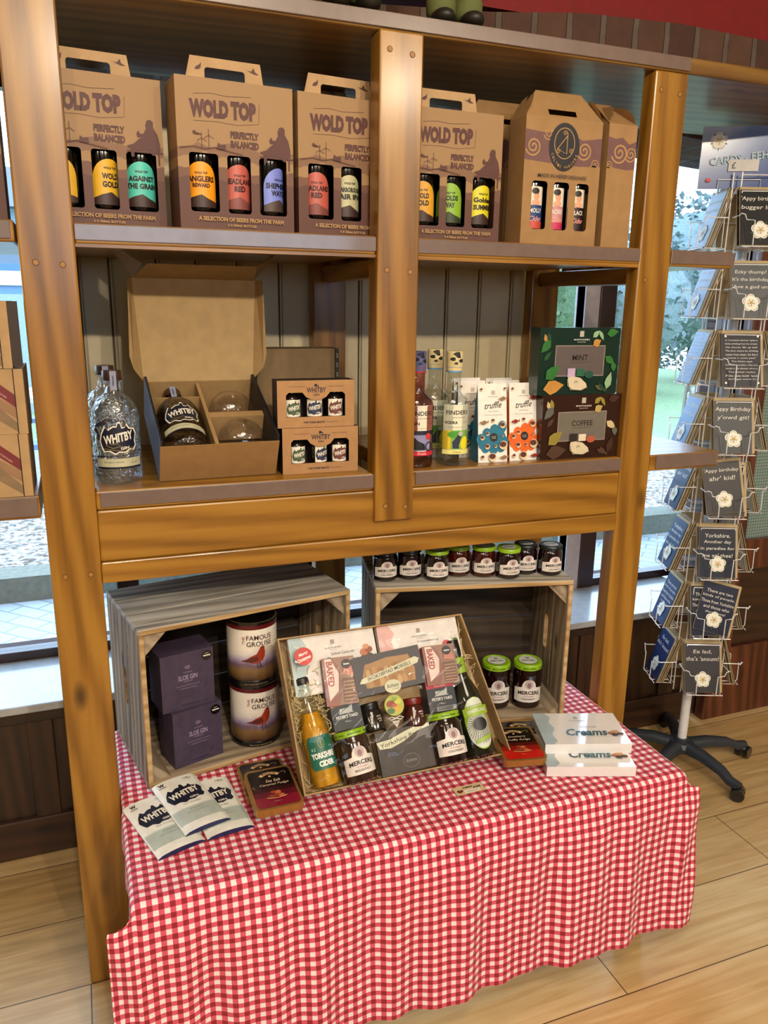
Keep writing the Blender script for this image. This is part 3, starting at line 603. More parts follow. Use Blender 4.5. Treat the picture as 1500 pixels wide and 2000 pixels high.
for i, (lab, l2, b2, lines, sl_, lb) in enumerate([('#e6dcc4', '#143a72', '#c84a3a', 'MOLLY', .045, 'small cider bottle with navy banded label'), ('#ece2d0', '#c98c90', '#c8305c', 'ROSIE', .104, 'small cider bottle with pink banded label'), ('#e8dfc8', '#2c1418', '#2c1418', 'BLACK', .162, 'small cider bottle with black and white label')]):
    def ex(a, l2=l2, b2=b2, lines=lines):
        a.rect(-.028, 0, .028, .052, C(l2, .5)).rect(-.028, 0, .028, .016, C(b2, .5)); a.text(lines, 0, .040, .010, WHITE, .032, .02).text('Cider', 0, .022, .012, C('#f0a090', .5), .034, .01, shear=.3)
        a.ell(.0, .072, .007, C('#d99a78', .5), .010).ell(-.003, .083, .009, C('#20141a', .5), .007).ell(-.001, .058, .010, C('#e0a080', .5), .006)
    lettering_bottle('cider_bottle', DKG, lab, [], K, (1.079 + sl_, .065, 1.7315), R=.0265, H=.235, label=lb, group='cider bottles in the carton windows', band=None, lz=(.035, .128), dome=False, extra=ex)

# ------------------------------------------------------------ left bay of the lower shelf
Z2 = 1.2076
EMB = [(-.034, -.016), (-.030, -.024), (-.018, -.023), (-.008, -.029), (0, -.025), (.012, -.026), (.022, -.020), (.030, -.022), (.036, -.014), (.034, -.004), (.038, .010), (.033, .020), (.022, .022), (.017, .030), (.013, .024), (.007, .023), (.004, .034), (0, .034), (-.003, .026), (-.010, .026), (-.020, .019), (-.026, .026), (-.034, .012), (-.038, -.004)]
INKB = C('#15182c', .4); CRM = C('#e9e3d2', .5); GOLD = C('#8c7a44', .4, .3)
def whitby_art(a, cx, cy, k, dark=INKB, rim=CRM, gin=True, rot=5):
    P_ = [(cx + p[0] * k, cy + p[1] * k) for p in EMB]
    if rim: a.poly([(cx + p[0] * k * 1.08, cy + p[1] * k * 1.1) for p in EMB], rim)
    a.poly(P_, dark)
    a.text('WHITBY', cx, cy + .004 * k, .019 * k, CRM, .062 * k, .035, rot=rot, slope=.10)
    if gin: a.text('GIN', cx + .012 * k, cy - .018 * k, .006 * k, CRM, .018 * k, .03, rot=rot)
    return a
GP = [(.040, 0), (.048, .004), (.0495, .012), (.0495, .140), (.046, .160), (.036, .178), (.022, .188), (.017, .193), (.016, .214), (.020, .216)]
def gin_bottle(loc, rot, label, group=None, g=GIN):
    e = empty('gin_bottle', loc, rot, label, 'bottle', group)
    MB().lathe(GP, g, 40).build('bottle_glass', parent=e, smooth=1)
    MB().lathe([(.0195, .2175), (.0205, .219), (.0205, .236), (.019, .238)], C('#3a2218', .4, coat=.3), 24).build('stopper', parent=e, smooth=SM)
    s = MB(); Art().rect(-.0065, 0, .0065, .040, C('#8b90a8', .5)).text('WHITBY', 0, .02, .003, INKB, .022, .02, rot=90).put(s, lambda x, y, z: V((x, -.0216 - z if y > .018 else -.0216 - z + (.018 - y) * .14, .198 + y))); s.build('paper_seal', parent=e, fix=False)
    a = Art(); whitby_art(a, 0, .098, 1.0); a.stroke([(-.026, .086), (-.012, .080), (.004, .084), (-.004, .090), (-.016, .088)], .0018, GOLD).stroke([(-.030, .079), (0, .0745), (.03, .080)], .0016, GOLD)
    a.rect(-.05, .040, .05, .058, C('#b7b595', .5)).rect(-.05, .036, .05, .040, INKB).text('DISTILLED IN YORKSHIRE', -.012, .050, .0022, INKB, .04).text('70cl 42%', .03, .048, .0022, INKB, .015)
    mb = MB(); a.put(mb, cyl(.0497, 0), .006); mb.build('label', parent=e, fix=False); return e
gin_bottle((.152, .093, Z2), .05, 'clear gin bottle with navy emblem label standing at the left front of the middle shelf')
gin_bottle((.142, .232, Z2), .05, 'clear gin bottle hidden behind the front gin bottle')
# open gift box, tipped up at the back
TI = math.radians(26); W, D, H = .258, .262, .092
gb = empty('gift_box', (.233, .050, Z2 + .0005), (TI, 0, .03), 'open kraft gift box with raised lid holding a gin bottle and two glasses', 'box')
PAT = C('#14141c', .5, grain=.6); KI = C('#9c7c50', .8)
mb = MB().box((0, 0, 0), (W, D, .002), KI).box((0, 0, 0), (W, .003, H), C('#8d6a3e', .75)).box((0, D - .003, 0), (W, D, H), KI)
mb.box((0, .003, 0), (.0015, D, H + .014), C('#41506a', .4)).box((.0015, .003, 0), (.006, D, H + .014), PAT).box((W - .006, .003, 0), (W - .0015, D, H + .014), PAT).box((W - .0015, .003, 0), (W, D, H + .014), C('#14141c', .5)); mb.build('base', parent=gb)
hh_ = D * math.sin(TI); ft = (D - math.sin(TI) * hh_, -math.cos(TI) * hh_); MB().add([(x, y, z) for x in (W * .08, W * .92) for y, z in ((.03, -.0005), (D, -.0005), (ft[0], ft[1] + .0015), (.03 * math.cos(TI) ** 2, -.0008 - .03 * math.sin(TI) * math.cos(TI)))], [(0, 1, 2, 3), (7, 6, 5, 4)] + [(i, (i + 1) % 4, (i + 1) % 4 + 4, i + 4) for i in range(4)], KI).build('support_wedge', parent=gb)
dv = MB().box((.118, .004, .03), (.126, D - .004, .088), KI).box((.126, .004, .045), (W - .007, .05, .048), KI).box((.126, .115, .02), (W - .007, .118, .085), KI).box((.126, .118, .082), (W - .007, .135, .085), KI).box((.007, .20, .03), (.118, .203, .085), KI).box((.007, .004, .025), (.118, .2, .027), KI); dv.build('divider', parent=gb)
lid = MB(); LA = math.radians(66); KL = C('#a98d60', .8)
M_ = MX.Translation((0, D, H)) @ MX.Rotation(LA - PI / 2 + math.radians(-3), 4, 'X')
LH = .232; lid.add([(0, 0, 0), (W, 0, 0), (W + .012, 0, LH), (-.012, 0, LH)], [(0, 1, 2, 3)], KL, M_).add([(0, .002, 0), (W, .002, 0), (W + .012, .002, LH), (-.012, .002, LH)], [(0, 1, 2, 3)], PAT, M_)
for s, x0 in ((-1, 0), (1, W)):
    o_ = -.012 if s < 0 else W + .012; q = [(x0, -.001, .0), (x0 + s * .022, -.02, .03), (x0 + s * .030, -.022, .06), (o_ + s * .012, -.028, LH), (o_, -.001, LH)]
    lid.add(q, [(0, 1, 2, 3, 4)], C('#9a7c50', .8), M_)
lid.build('lid', parent=gb, fix=False)
fl = MB(); F_ = M_ @ MX.Translation((0, 0, LH)) @ MX.Rotation(math.radians(72), 4, 'X')
fl.add([(-.01, 0, 0), (W + .01, 0, 0), (W - .005, 0, .088), (.015, 0, .088)], [(0, 1, 2, 3)], C('#8f7348', .8), F_)
for s, x0 in ((-1, -.01), (1, W + .01)):
    g_ = [(x0, 0, 0), (x0 - s * .012, 0, .088), (x0 + s * .035, .026, .105), (x0 + s * .052, .045, .085), (x0 + s * .045, .045, .055)]
    fl.add(g_, [(0, 1, 2, 3, 4)], C('#7c6038', .8), F_)
fl.build('tuck_flap', parent=gb, fix=False)
bpy.context.view_layer.update()
GM = gb.matrix_world.copy()
def inbox(x, y, z, pitch): p = GM @ V((x, y, z)); return tuple(p), (TI + pitch, 0, .03)
p_, r_ = inbox(.062, .012, .052, math.radians(-90) + .06)
gx_ = gin_bottle(p_, (TI + math.radians(-90) + .05, 0, .03), 'gin bottle lying in the open gift box', g=GIND)
for yy, lb in ((.182, 'round copa glass bowl in the back compartment of the gift box'), (.066, 'round copa glass bowl in the front compartment of the gift box')):
    p_ = GM @ V((.190, yy, .046)); e = empty('copa_glass', p_, (TI, 0, .03), lb, 'glass', 'copa glasses in the gift box')
    MB().lathe([(.0001, .056), (.02, .053), (.038, .042), (.05, .024), (.054, .002), (.051, -.012)], WINEG, 32).build('bowl', parent=e, smooth=1, fix=False)
    MB().lathe([(.004, -.0425), (.004, -.014), (.02, -.012)], WINEG, 16).build('stem', parent=e, smooth=1, fix=False)
# closed gift box standing behind
e = empty('gift_box', (.505, .30, Z2), 0, 'closed kraft gift box standing behind the miniature sets with dark patterned edge', 'box')
MB().box((0, 0, 0), (.205, .09, .268), C('#7c6444', .8)).box((.2055, 0, 0), (.216, .09, .268), PAT).build('box', parent=e, bevel=.002)
a = Art(); 
for i in range(6): a.text('X', 0, .13 + i * .024, .012, C('#8c8c88', .5), .007, .02)
mb = MB(); a.put(mb, front(.211, 0, 0)); mb.build('edge_print', parent=e, fix=False)
# miniature gin sets
def mini_bottle(loc, rot, lab, tint, label):
    e = empty('miniature_gin_bottle', loc, rot, label, 'bottle', 'miniature bottles in the boxed sets')
    MB().lathe([(.017, 0), (.0195, .003), (.0195, .045), (.016, .053), (.008, .060), (.007, .072)], C('#1a1210', .08, coat=.6), 24).build('bottle_glass', parent=e, smooth=SM)
    MB().lathe([(.009, .0725), (.009, .083)], BLACK, 16).build('cap', parent=e)
    a = Art(); a.rect(-.021, .008, .021, .046, C(lab, .5)); whitby_art(a, 0, .026, .52, C(tint, .5), None, True)
    mb = MB(); a.put(mb, cyl(.0197, 0), .004); mb.build('label', parent=e, fix=False); return e
ORK = C('#a67c50', .7)
def mini_set(x, y, z, rz, label, tw):
    e = empty('miniature_gin_set', (x, y, z), rz, label, 'box', 'boxed sets of three miniature gins')
    W, D, H = .180, .052, .106
    wnd = [(.020, .024), (.158, .024), (.158, .073), (.152, .079), (.121, .079)] + [(.090 + .033 * math.cos(math.radians(t_)), .086 + .025 * math.sin(math.radians(t_))) for t_ in (-20, -45, -70, -90, -110, -135, -160)] + [(.059, .079), (.026, .079), (.020, .073)]
    mb = MB().prism([(0, 0), (W, 0), (W, H), (0, H)], 0, .001, ORK, holes=[list(reversed(wnd))], side=ORK)
    BX = C('#241410', .7); mb.box((0, .001, 0), (.001, D, H), BX).box((W - .001, .001, 0), (W, D, H), BX).box((0, D - .001, 0), (W, D, H), BX).box((.001, .001, 0), (W - .001, D - .001, .001), BX).box((.001, .001, H - .001), (W - .001, D - .001, H), BX)
    a = Art(); a.text('WHITBY', .090, .084, .012, INKB, .045, .02, slope=.0).text('GIN', .090, .0735, .0045, INKB, .014, .02).poly([(.085, .092), (.096, .092), (.095, .095), (.092, .094), (.091, .098), (.086, .0975)], INKB)
    a.text('THE THREE MASTS', .084, .0115, .0045, INKB, .05, .02).text('DISTILLERY COLLECTION', .127, .0115, .0015, INKB, .026).text('HANDCRAFTED GINS', .045, .0925, .0014, INKB, .036).text('MADE IN YORKSHIRE', .135, .0925, .0014, INKB, .036)
    a.put(mb, front(0, 0, 0)); mb.build('box', parent=e, fix=False)
    M3 = MX.Translation((x, y, z)) @ MX.Rotation(rz, 4, 'Z'); w_ = 'upper' if z > 1.25 else 'lower'
    for xx, tint, nm, t_ in ((.038, '#4a5c40', 'green', tw[0]), (.090, '#2c3450', 'blue', tw[1]), (.138, '#6c3c38', 'red', tw[2])):
        p = M3 @ V((xx, .024, .016)); mini_bottle(p, rz + t_, '#e9e2d0', tint, 'miniature gin bottle with %s printed label in the %s boxed set' % (nm, w_))
    mb2 = MB().box((.002, .004, .012), (W - .002, D - .002, .0155), BX); mb2.build('inner_tray', parent=e)
mini_set(.505, .045, Z2, -.01, 'boxed set of three miniature gins, lower of the two', (.25, .45, .1))
mini_set(.495, .045, Z2 + .107, -.02, 'boxed set of three miniature gins, stacked on top', (.2, -.05, .1))
# boxes outside the left post
DR = C('#6b1f22', .5)
def strap_box(x, z, label, k):
    e = empty('kraft_gift_carton', (x, .0, z), 0, label, 'box', 'kraft cartons with red diagonal band, left of the post')
    W, D, H = .24, .16, .125; mb = MB().box((0, 0, 0), (W, D, H), C('#a5855c', .75)); a = Art()
    a.poly([(.08, H), (.11, H), (W - .018, .052), (W - .018, .030)], C('#8c6a4a', .7)).poly([(.06, .0), (.12, .055), (.16, .05), (W - .018, 0.004), (W - .018, .022), (.18, .066), (.12, .075), (0, .03), (0, 0)], C('#7c6448', .7))
    a.poly([(.13, H), (.165, H), (W - .018, .076), (W - .018, .052)], DR).text('A GIFT FROM YORKSHIRE', .185, .090, .0035, C('#c99a98', .5), .06, rot=-41).rect(W - .018, 0, W - .0165, H, BLACK)
    a.put(mb, front(0, 0, 0)); mb.build('box', parent=e, fix=False)
    if k: MB().box((W + .0005, .0, .004), (W + .018, .012, H), C('#2c1c14', .6)).build('side_flap', parent=e)
strap_box(-.256, Z2, 'kraft carton with dark red band, bottom of the stack left of the post', 0)
strap_box(-.254, Z2 + .1255, 'kraft carton with dark red band, middle of the stack left of the post', 0)
strap_box(-.270, Z2 + .2515, 'kraft carton with dark red band, top of the stack left of the post', 1)

# ------------------------------------------------------------ right bay of the lower shelf
FP = [(.032, 0), (.0375, .003), (.038, .01), (.038, .148), (.034, .162), (.018, .176), (.0165, .182), (.0165, .222), (.018, .224)]
def finders(loc, rot, kind, label):
    e = empty('spirit_bottle', loc, rot, label, 'bottle', 'tall square shouldered spirit bottles')
    MB().lathe(FP, CLEAR if kind else PINKG, 40, sq=.35).build('bottle_glass', parent=e, smooth=SM)
    cb = ('#d9c690', '#5b93c4') if kind else ('#585c88', '#b02030')
    MB().lathe([(.0192, .2245), (.0195, .236, C(cb[1], .4)), (.0197, .237), (.0197, .272), (.018, .274)], C(cb[0], .5), 24).lathe([(.0193, .2245), (.0193, .236)], C(cb[1], .5), 24).build('stopper', parent=e, smooth=SM)
    s = Art(); DKI = C('#1a2420' if kind else '#10102c', .5)
    for q in ((-.010, .256, .006), (.004, .262, .005), (.012, .252, .006), (-.002, .246, .004), (.0, .268, .007)): s.poly([(q[0] + q[2] * math.cos(k_ * 1.05) * (1 + .5 * (k_ % 2)), q[1] + q[2] * .8 * math.sin(k_ * 1.05)) for k_ in range(6)], DKI)
    mb = MB(); s.put(mb, cyl(.0198, 0), .004); mb.build('cap_print', parent=e, fix=False)
    a = Art(); a.rect(-.036, .030, .036, .150, C('#e2dfc8', .5)); a.text('FINDERS', 0, .131, .0105, C('#26221c', .5), .058, .02).text('THE SPIRIT OF ADVENTURE', .004, .119, .0024, C('#26221c', .5), .036)
    a.text('VODKA' if kind else 'GIN', -.016, .107, .0075, C('#16120e', .5), .032 if kind else .018, .03).text('40.2%', .022, .107, .0045, C('#a89a88', .5), .014).text('HANDCRAFTED IN SMALL BATCHES', -.004, .096, .0016, C('#4c4034', .5), .04)
    if kind:
        a.rect(-.036, .042, .036, .088, C('#7fb04c', .5)).rect(-.036, .042, -.016, .088, C('#e0c02c', .5)).ell(-.004, .078, .020, C('#4a9a34', .5), .009).ell(.020, .056, .011, C('#ecd820', .5), .017)
        a.poly([(-.010, .044), (-.012, .060), (-.004, .070), (.004, .080), (.012, .078), (.008, .066), (.004, .050), (.006, .044)], C('#2a2c44', .5)).ell(.008, .080, .006, C('#b8b4b0', .5)).rect(-.036, .030, .036, .041, C('#e0dc84', .5)).text('Citrus', 0, .0355, .005, C('#4c5020', .5), .02, shear=.2)
    else:
        a.rect(-.036, .042, .036, .090, C('#8c8cb4', .5)).rect(-.036, .080, .036, .090, C('#1c1c30', .5)).ell(.016, .076, .008, C('#c83a44', .5)).poly([(-.03, .044), (-.026, .062), (-.018, .074), (-.010, .066), (.006, .058), (.008, .044)], C('#14141c', .5))
        a.stroke(circ(.018, .052, .009, .010, 16), .003, C('#20202c', .5), True).rect(-.036, .030, .036, .040, C('#c82440', .5)).text('Fruits', 0, .035, .005, WHITE, .02, shear=.2)
    mb = MB(); a.put(mb, cyl(.0385, 0), .005); mb.build('label', parent=e, fix=False); return e
finders((.842, .062, Z2), -.05, 0, 'pink gin bottle with dark blue cap beside the middle post')
finders((.935, .057, Z2), -.12, 1, 'clear vodka bottle with yellow and green label, front one')
finders((.926, .150, Z2), -.2, 1, 'clear vodka bottle standing behind the front vodka bottle')
def truffle(x, y, rz, col, label):
    e = empty('truffle_box', (x, y, Z2), rz, label, 'box', 'tapered white truffle boxes'); W, D, H = .080, .056, .194; CC_ = C(col, .45)
    mb = MB(); vs = [(0, 0, 0), (W, 0, 0), (W, D, 0), (0, D, 0), (.001, D * .45, H), (W - .001, D * .45, H)]
    mb.add(vs, [(0, 1, 5, 4)], WHITE).add(vs, [(2, 3, 4, 5)], WHITE).add(vs, [(3, 0, 4)], CC_).add(vs, [(1, 2, 5)], CC_).add(vs, [(0, 3, 2, 1)], WHITE)
    a = Art(); T = C('#1a1814', .5)
    a.text('truffle', .042, .142, .016, T, .046, .01, shear=.35, slope=.08).text('SERVERS', .042, .127, .0025, T, .026, sp=1.4).rect(.037, .168, .047, .178, C('#b8b0a8', .5)).text('WHITAKERS', .042, .163, .002, T, .026, sp=1.3)
    a.text('Smooth milk chocolate truffles', .042, .118, .0018, T, .05)
    for q in ((.006, .058, .014), (.024, .070, .016), (.045, .078, .017), (.066, .088, .015), (.070, .050, .016), (.062, .040, .016), (.042, .036, .016), (.020, .040, .016), (.010, .046, .012), (.04, .057, .024), (.06, .062, .018), (.024, .055, .018)): a.ell(min(max(q[0], q[2] * .5), W - .001 - q[2] * (1 if q[0] > .07 else .6) if q[0] > .06 else 1), q[1], q[2] * .8, CC_, q[2])
    a.ell(.042, .062, .011, T).text('SALTED', .042, .064, .002, WHITE, .012).text('CARAMEL', .042, .060, .002, WHITE, .012)
    ch = C('#5a2c1c', .4); cw = C('#d9c29c', .5)
    for q in ((.009, .181, .004), (.073, .182, .004), (.040, .104, .005), (.010, .062, .006), (.066, .092, .008), (.024, .072, .005), (.023, .040, .007), (.067, .042, .0115), (.045, .040, .004), (.010, .014, .005), (.037, .013, .011), (.064, .066, .003)):
        a.ell(q[0], q[1], q[2], cw, n=14).ell(q[0] - q[2] * .12, q[1] + q[2] * .2, q[2] * .82, ch, q[2] * .62, 14)
    wr = C('#8c6a48' if col != '#e0641c' else '#8c2018', .4)
    for q in ((.014, .100), (.066, .158), (.068, .012)): a.ell(q[0], q[1], .0065, wr, .005, 12).poly([(q[0] + .005, q[1]), (q[0] + .012, q[1] + .006), (q[0] + .011, q[1] - .002)], wr).poly([(q[0] - .005, q[1]), (q[0] - .011, q[1] + .003), (q[0] - .011, q[1] - .004)], wr)
    uy = V((0, D * .45, H)).normalized(); a.put(mb, flat((0, 0, 0), (1, 0, 0), uy)); mb.build('box', parent=e, fix=False); return e
TT = truffle(1.002, .040, -.05, '#1a6f8c', 'white truffle box with teal blob print and teal side, front row')
TO = truffle(1.090, .038, .0, '#e0641c', 'white truffle box with orange blob print, front row')
dup(TT, (.985, .115, Z2), -.02, 'teal sided truffle box in the middle row behind the front teal one')
dup(TT, (1.010, .19, Z2), .0, 'teal sided truffle box at the back of the row')
dup(TO, (1.080, .105, Z2), .0, 'orange truffle box standing directly behind the front orange one')
dup(TO, (1.095, .17, Z2), .0, 'orange truffle box at the back, third in its row')
def leaf(a, x, y, l, w_, rot, m):
    c_, s_ = math.cos(math.radians(rot)), math.sin(math.radians(rot)); pts = [(0, 0), (l * .3, w_ * .5), (l * .6, w_ * .45), (l, 0), (l * .6, -w_ * .4), (l * .3, -w_ * .5)]
    a.poly([(x + p[0] * c_ - p[1] * s_, y + p[0] * s_ + p[1] * c_) for p in pts], m)
def choc_box(x, z, word, base, panel, lf, label, W=.232, H=.165):
    e = empty('chocolate_box', (x, .022, z), -.02, label, 'box'); mb = MB().box((0, 0, 0), (W, .045, H), C(base, .25, coat=.5)); a = Art(); G = C('#8c7a70', .4)
    a.rect(.046, .046, .190, .122, C('#9a8a80', .4)).rect(.048, .048, .188, .120, C(panel, .4)); a.text(word, .118, .092, .014, C('#16100e', .4), .062 if len(word) > 4 else .045, .01).text('FONDANT CREAMS', .118, .080, .004, C('#4c4440', .4), .055)
    a.rect(.112, .143, .124, .157, C('#b0a8a0', .5)).text('WHITAKERS', .118, .136, .004, WHITE, .046, .02, sp=1.4).text('CHOCOLATES EST 1889', .118, .130, .002, WHITE, .024)
    cols = lf; R = random.Random(len(word))
    for q in ((.012, .150, .035, .012, -70), (.022, .155, .035, .012, -80), (.030, .135, .04, .022, 230), (.014, .085, .030, .012, 50), (.150, .142, .025, .014, 40), (.168, .158, .028, .010, -60), (.152, .122, .026, .020, 30), (.19, .150, .035, .020, 10), (.190, .095, .036, .018, -35), (.215, .08, .025, .016, -80), (.200, .012, .045, .020, 75), (.165, .022, .040, .012, -20), (.175, .028, .036, .010, -45), (.02, .04, .05, .03, 40), (.015, .015, .06, .035, 10)):
        leaf(a, q[0], q[1], min(q[2], .229 - q[0] if abs(q[4]) < 60 else 1), q[3], q[4], C(R.choice(cols), .4))
    a.rect(.082, .044, .104, .066, C('#b9a2c0' if word == 'MINT' else '#241a18', .5)).rect(.108, .046, .130, .064, C('#1c5c3c' if word == 'MINT' else '#d8cbb0', .5)).ell(.145, .050, .013, C('#174c3c' if word == 'MINT' else '#b0543c', .5), .009)
    CW = C('#cfc2a4', .5); a.poly([(.082, .034), (.085, .044), (.100, .046), (.120, .042), (.138, .028), (.142, .016), (.12, .010), (.095, .012), (.085, .022)], CW).stroke([(.083, .036), (.088, .020), (.10, .012), (.125, .010), (.141, .017)], .002, C('#2a1c14', .5)).stroke(circ(.108, .030, .004, .004, 8, 0, 200), .0015, C('#2a1c14', .5))
    a.put(mb, front(0, 0, 0)); mb.build('box', parent=e, fix=False)
choc_box(1.168, Z2, 'COFFEE', '#2e1710', '#6c665c', ['#8c8034', '#b09c5c', '#4c3426', '#5c6058', '#c8b48c', '#3c2418'], 'dark brown COFFEE chocolate box, lower of the stacked pair')
choc_box(1.147, Z2 + .1655, 'MINT', '#0c2a22', '#5c5250', ['#2c6c2c', '#b8843c', '#16402c', '#8cac84', '#5c5030', '#204c24'], 'dark green MINT chocolate box, stacked on the brown one')

# ------------------------------------------------------------ table and gingham cloth
TZ = .497; X0, X1, Y0, Y1 = .112, 1.383, -.355, .30
t_ = empty('display_table', (0, 0, 0), 0, 'low display table hidden under the red gingham cloth', 'table')
TW = C('#8c6a44', .6)
MB().box((X0 + .004, Y0 + .004, TZ - .03), (X1 - .004, Y1, TZ - .003), TW).build('tabletop', parent=t_)
for x in (X0 + .03, X1 - .08):
    for y in (Y0 + .03, Y1 - .07): MB().box((x, y, 0), (x + .045, y + .045, TZ - .03), TW).build('leg', parent=t_)
m, nt, b = newmat('red_gingham_cloth'); t = N(nt, 'ShaderNodeUVMap'); sp_ = N(nt, 'ShaderNodeSeparateXYZ'); nt.links.new(t.outputs[0], sp_.inputs[0])
P_ = .0212
def band(i): return math_(nt, 'GREATER_THAN', math_(nt, 'FRACT', math_(nt, 'DIVIDE', sp_.outputs[i], P_)), .5)
sm = math_(nt, 'MULTIPLY', math_(nt, 'ADD', band(0), band(1)), .5)
n_ = N(nt, 'ShaderNodeTexNoise', i_Scale=900.); nt.links.new(t.outputs[0], n_.inputs[0])
rr = nt.nodes.new('ShaderNodeValToRGB'); rr.color_ramp.interpolation = 'CONSTANT'; nt.links.new(sm, rr.inputs[0]); e_ = rr.color_ramp.elements; e_.new(.5)
for el, (p, c_) in zip(e_, ((0, '#e8e2e2'), (.25, '#d24e66'), (.75, '#86041c'))): el.position = p; el.color = lin(c_)
cl = mixc(nt, math_(nt, 'MULTIPLY', n_.outputs[0], .12), rr.outputs[0], (.5, .1, .1, 1)); nt.links.new(cl, b.inputs['Base Color'])
b.inputs['Roughness'].default_value = .85; b.inputs['Sheen Weight'].default_value = .15; GING = m
def cloth_pos(s, t, X0=X0, X1=X1, Y0=Y0, Y1=Y1):
    a = max(0, X0 - s, s - X1); bq = max(0, Y0 - t); sx_ = -1 if s < X0 else 1
    cx = min(max(s, X0), X1); cy = max(t, Y0)
    fold = lambda q, d: (.010 * math.sin(q * 17 + 1.2) + .006 * math.sin(q * 41 + d * 4) + .004 * math.sin(q * 73)) * min(1, d / .25)
    if a == 0 and bq == 0: return V((cx, cy, TZ + .0015 * math.sin(s * 9) * math.sin(t * 8) * .3))
    if a == 0:
        d = bq; r = .016; th = min(d / r, PI / 2 * .94); out = r * math.sin(th); dn = r * (1 - math.cos(th)); ex = max(0, d - r * PI / 2 * .94); out += ex * .05; dn += ex * .9987
        e1 = math.exp(-((s - X0) / .06) ** 2) + math.exp(-((X1 - s) / .06) ** 2)
        return V((cx, cy - out - (.014 + fold(s, d)) * min(1, d / .1) - .0 * e1, TZ - dn))
    if bq == 0:
        d = a; r = .014; th = min(d / r, PI / 2 * .97); out = r * math.sin(th); dn = r * (1 - math.cos(th)); ex = max(0, d - r * PI / 2 * .97); out += ex * .02; dn += ex
        near = math.exp(-((cy - Y0) / .08)); out += (.004 * math.sin(cy * 50) * min(1, d / .1)) if cy < -.04 else 0; out = min(out, .011) if sx_ < 0 and cy > -.06 else out
        return V((cx + sx_ * out, cy, TZ - dn))
    r = .014; th = min(a / r, PI / 2 * .97); so = r * math.sin(th); sd = r * (1 - math.cos(th)) + max(0, a - r * PI / 2 * .97)
    fp = cloth_pos(X0 if sx_ < 0 else X1, Y0 - bq); w_ = min(1, bq / .055); w_ = w_ * w_ * (3 - 2 * w_)
    A_ = V((fp.x + sx_ * so, fp.y, fp.z - sd)); B_ = V((fp.x + sx_ * a * .80, fp.y + a * .12 + .004 * math.sin(bq * 22 + a * 60), fp.z - .05 * a))
    return A_.lerp(B_, w_)
def cloth():
    st = .0106; bm = bmesh.new(); uv = bm.loops.layers.uv.new('UVMap')
    LX, LF, BK = .074, .430, Y1
    ns = int((X1 - X0 + 2 * LX) / st) + 1; nt_ = int((BK - Y0 + LF) / st) + 1; g = []
    for j in range(nt_):
        row = []
        for i in range(ns):
            s = X0 - LX + i * st; t = Y0 - LF + j * st; p = cloth_pos(s, t); p.z = max(p.z, .006); row.append((bm.verts.new(p), (s + 3, t + 3)))
        g.append(row)
    for j in range(nt_ - 1):
        for i in range(ns - 1):
            q = [g[j][i], g[j][i + 1], g[j + 1][i + 1], g[j + 1][i]]; f = bm.faces.new([x[0] for x in q]); f.smooth = True
            for l, x in zip(f.loops, q): l[uv].uv = x[1]
    me = bpy.data.meshes.new('tablecloth'); bm.to_mesh(me); bm.free(); me.materials.append(GING)
    o = bpy.data.objects.new('tablecloth', me); COL.objects.link(o); tag(o, 'red and white gingham cloth draped over the low table', 'tablecloth')
cloth()
TZ = .4985
# price ticket lying on the cloth
mb = MB().box((0, 0, 0), (.074, .030, .001), C('#cbb38c', .6)); a = Art()
a.rect(.022, .002, .062, .013, C('#e6e0d2', .5)).text('XMAS', .036, .022, .006, BLACK, .026, .03).text('£20', .058, .017, .008, BLACK, .020, .03, shear=.2).poly([(.004, .012), (.010, .018), (.014, .013), (.020, .018), (.019, .009), (.010, .005)], C('#6b1f14', .5)).text('HAMPERS', .042, .006, .004, C('#8a5a3a', .5), .03)
a.put(mb, flat((0, 0, .001), (1, 0, 0), (0, 1, 0))); tag(mb.build('price_ticket', loc=(.822, -.272, TZ + .002), rot=.02, fix=False), 'small brown and white price ticket lying on the cloth below the hamper', 'ticket')

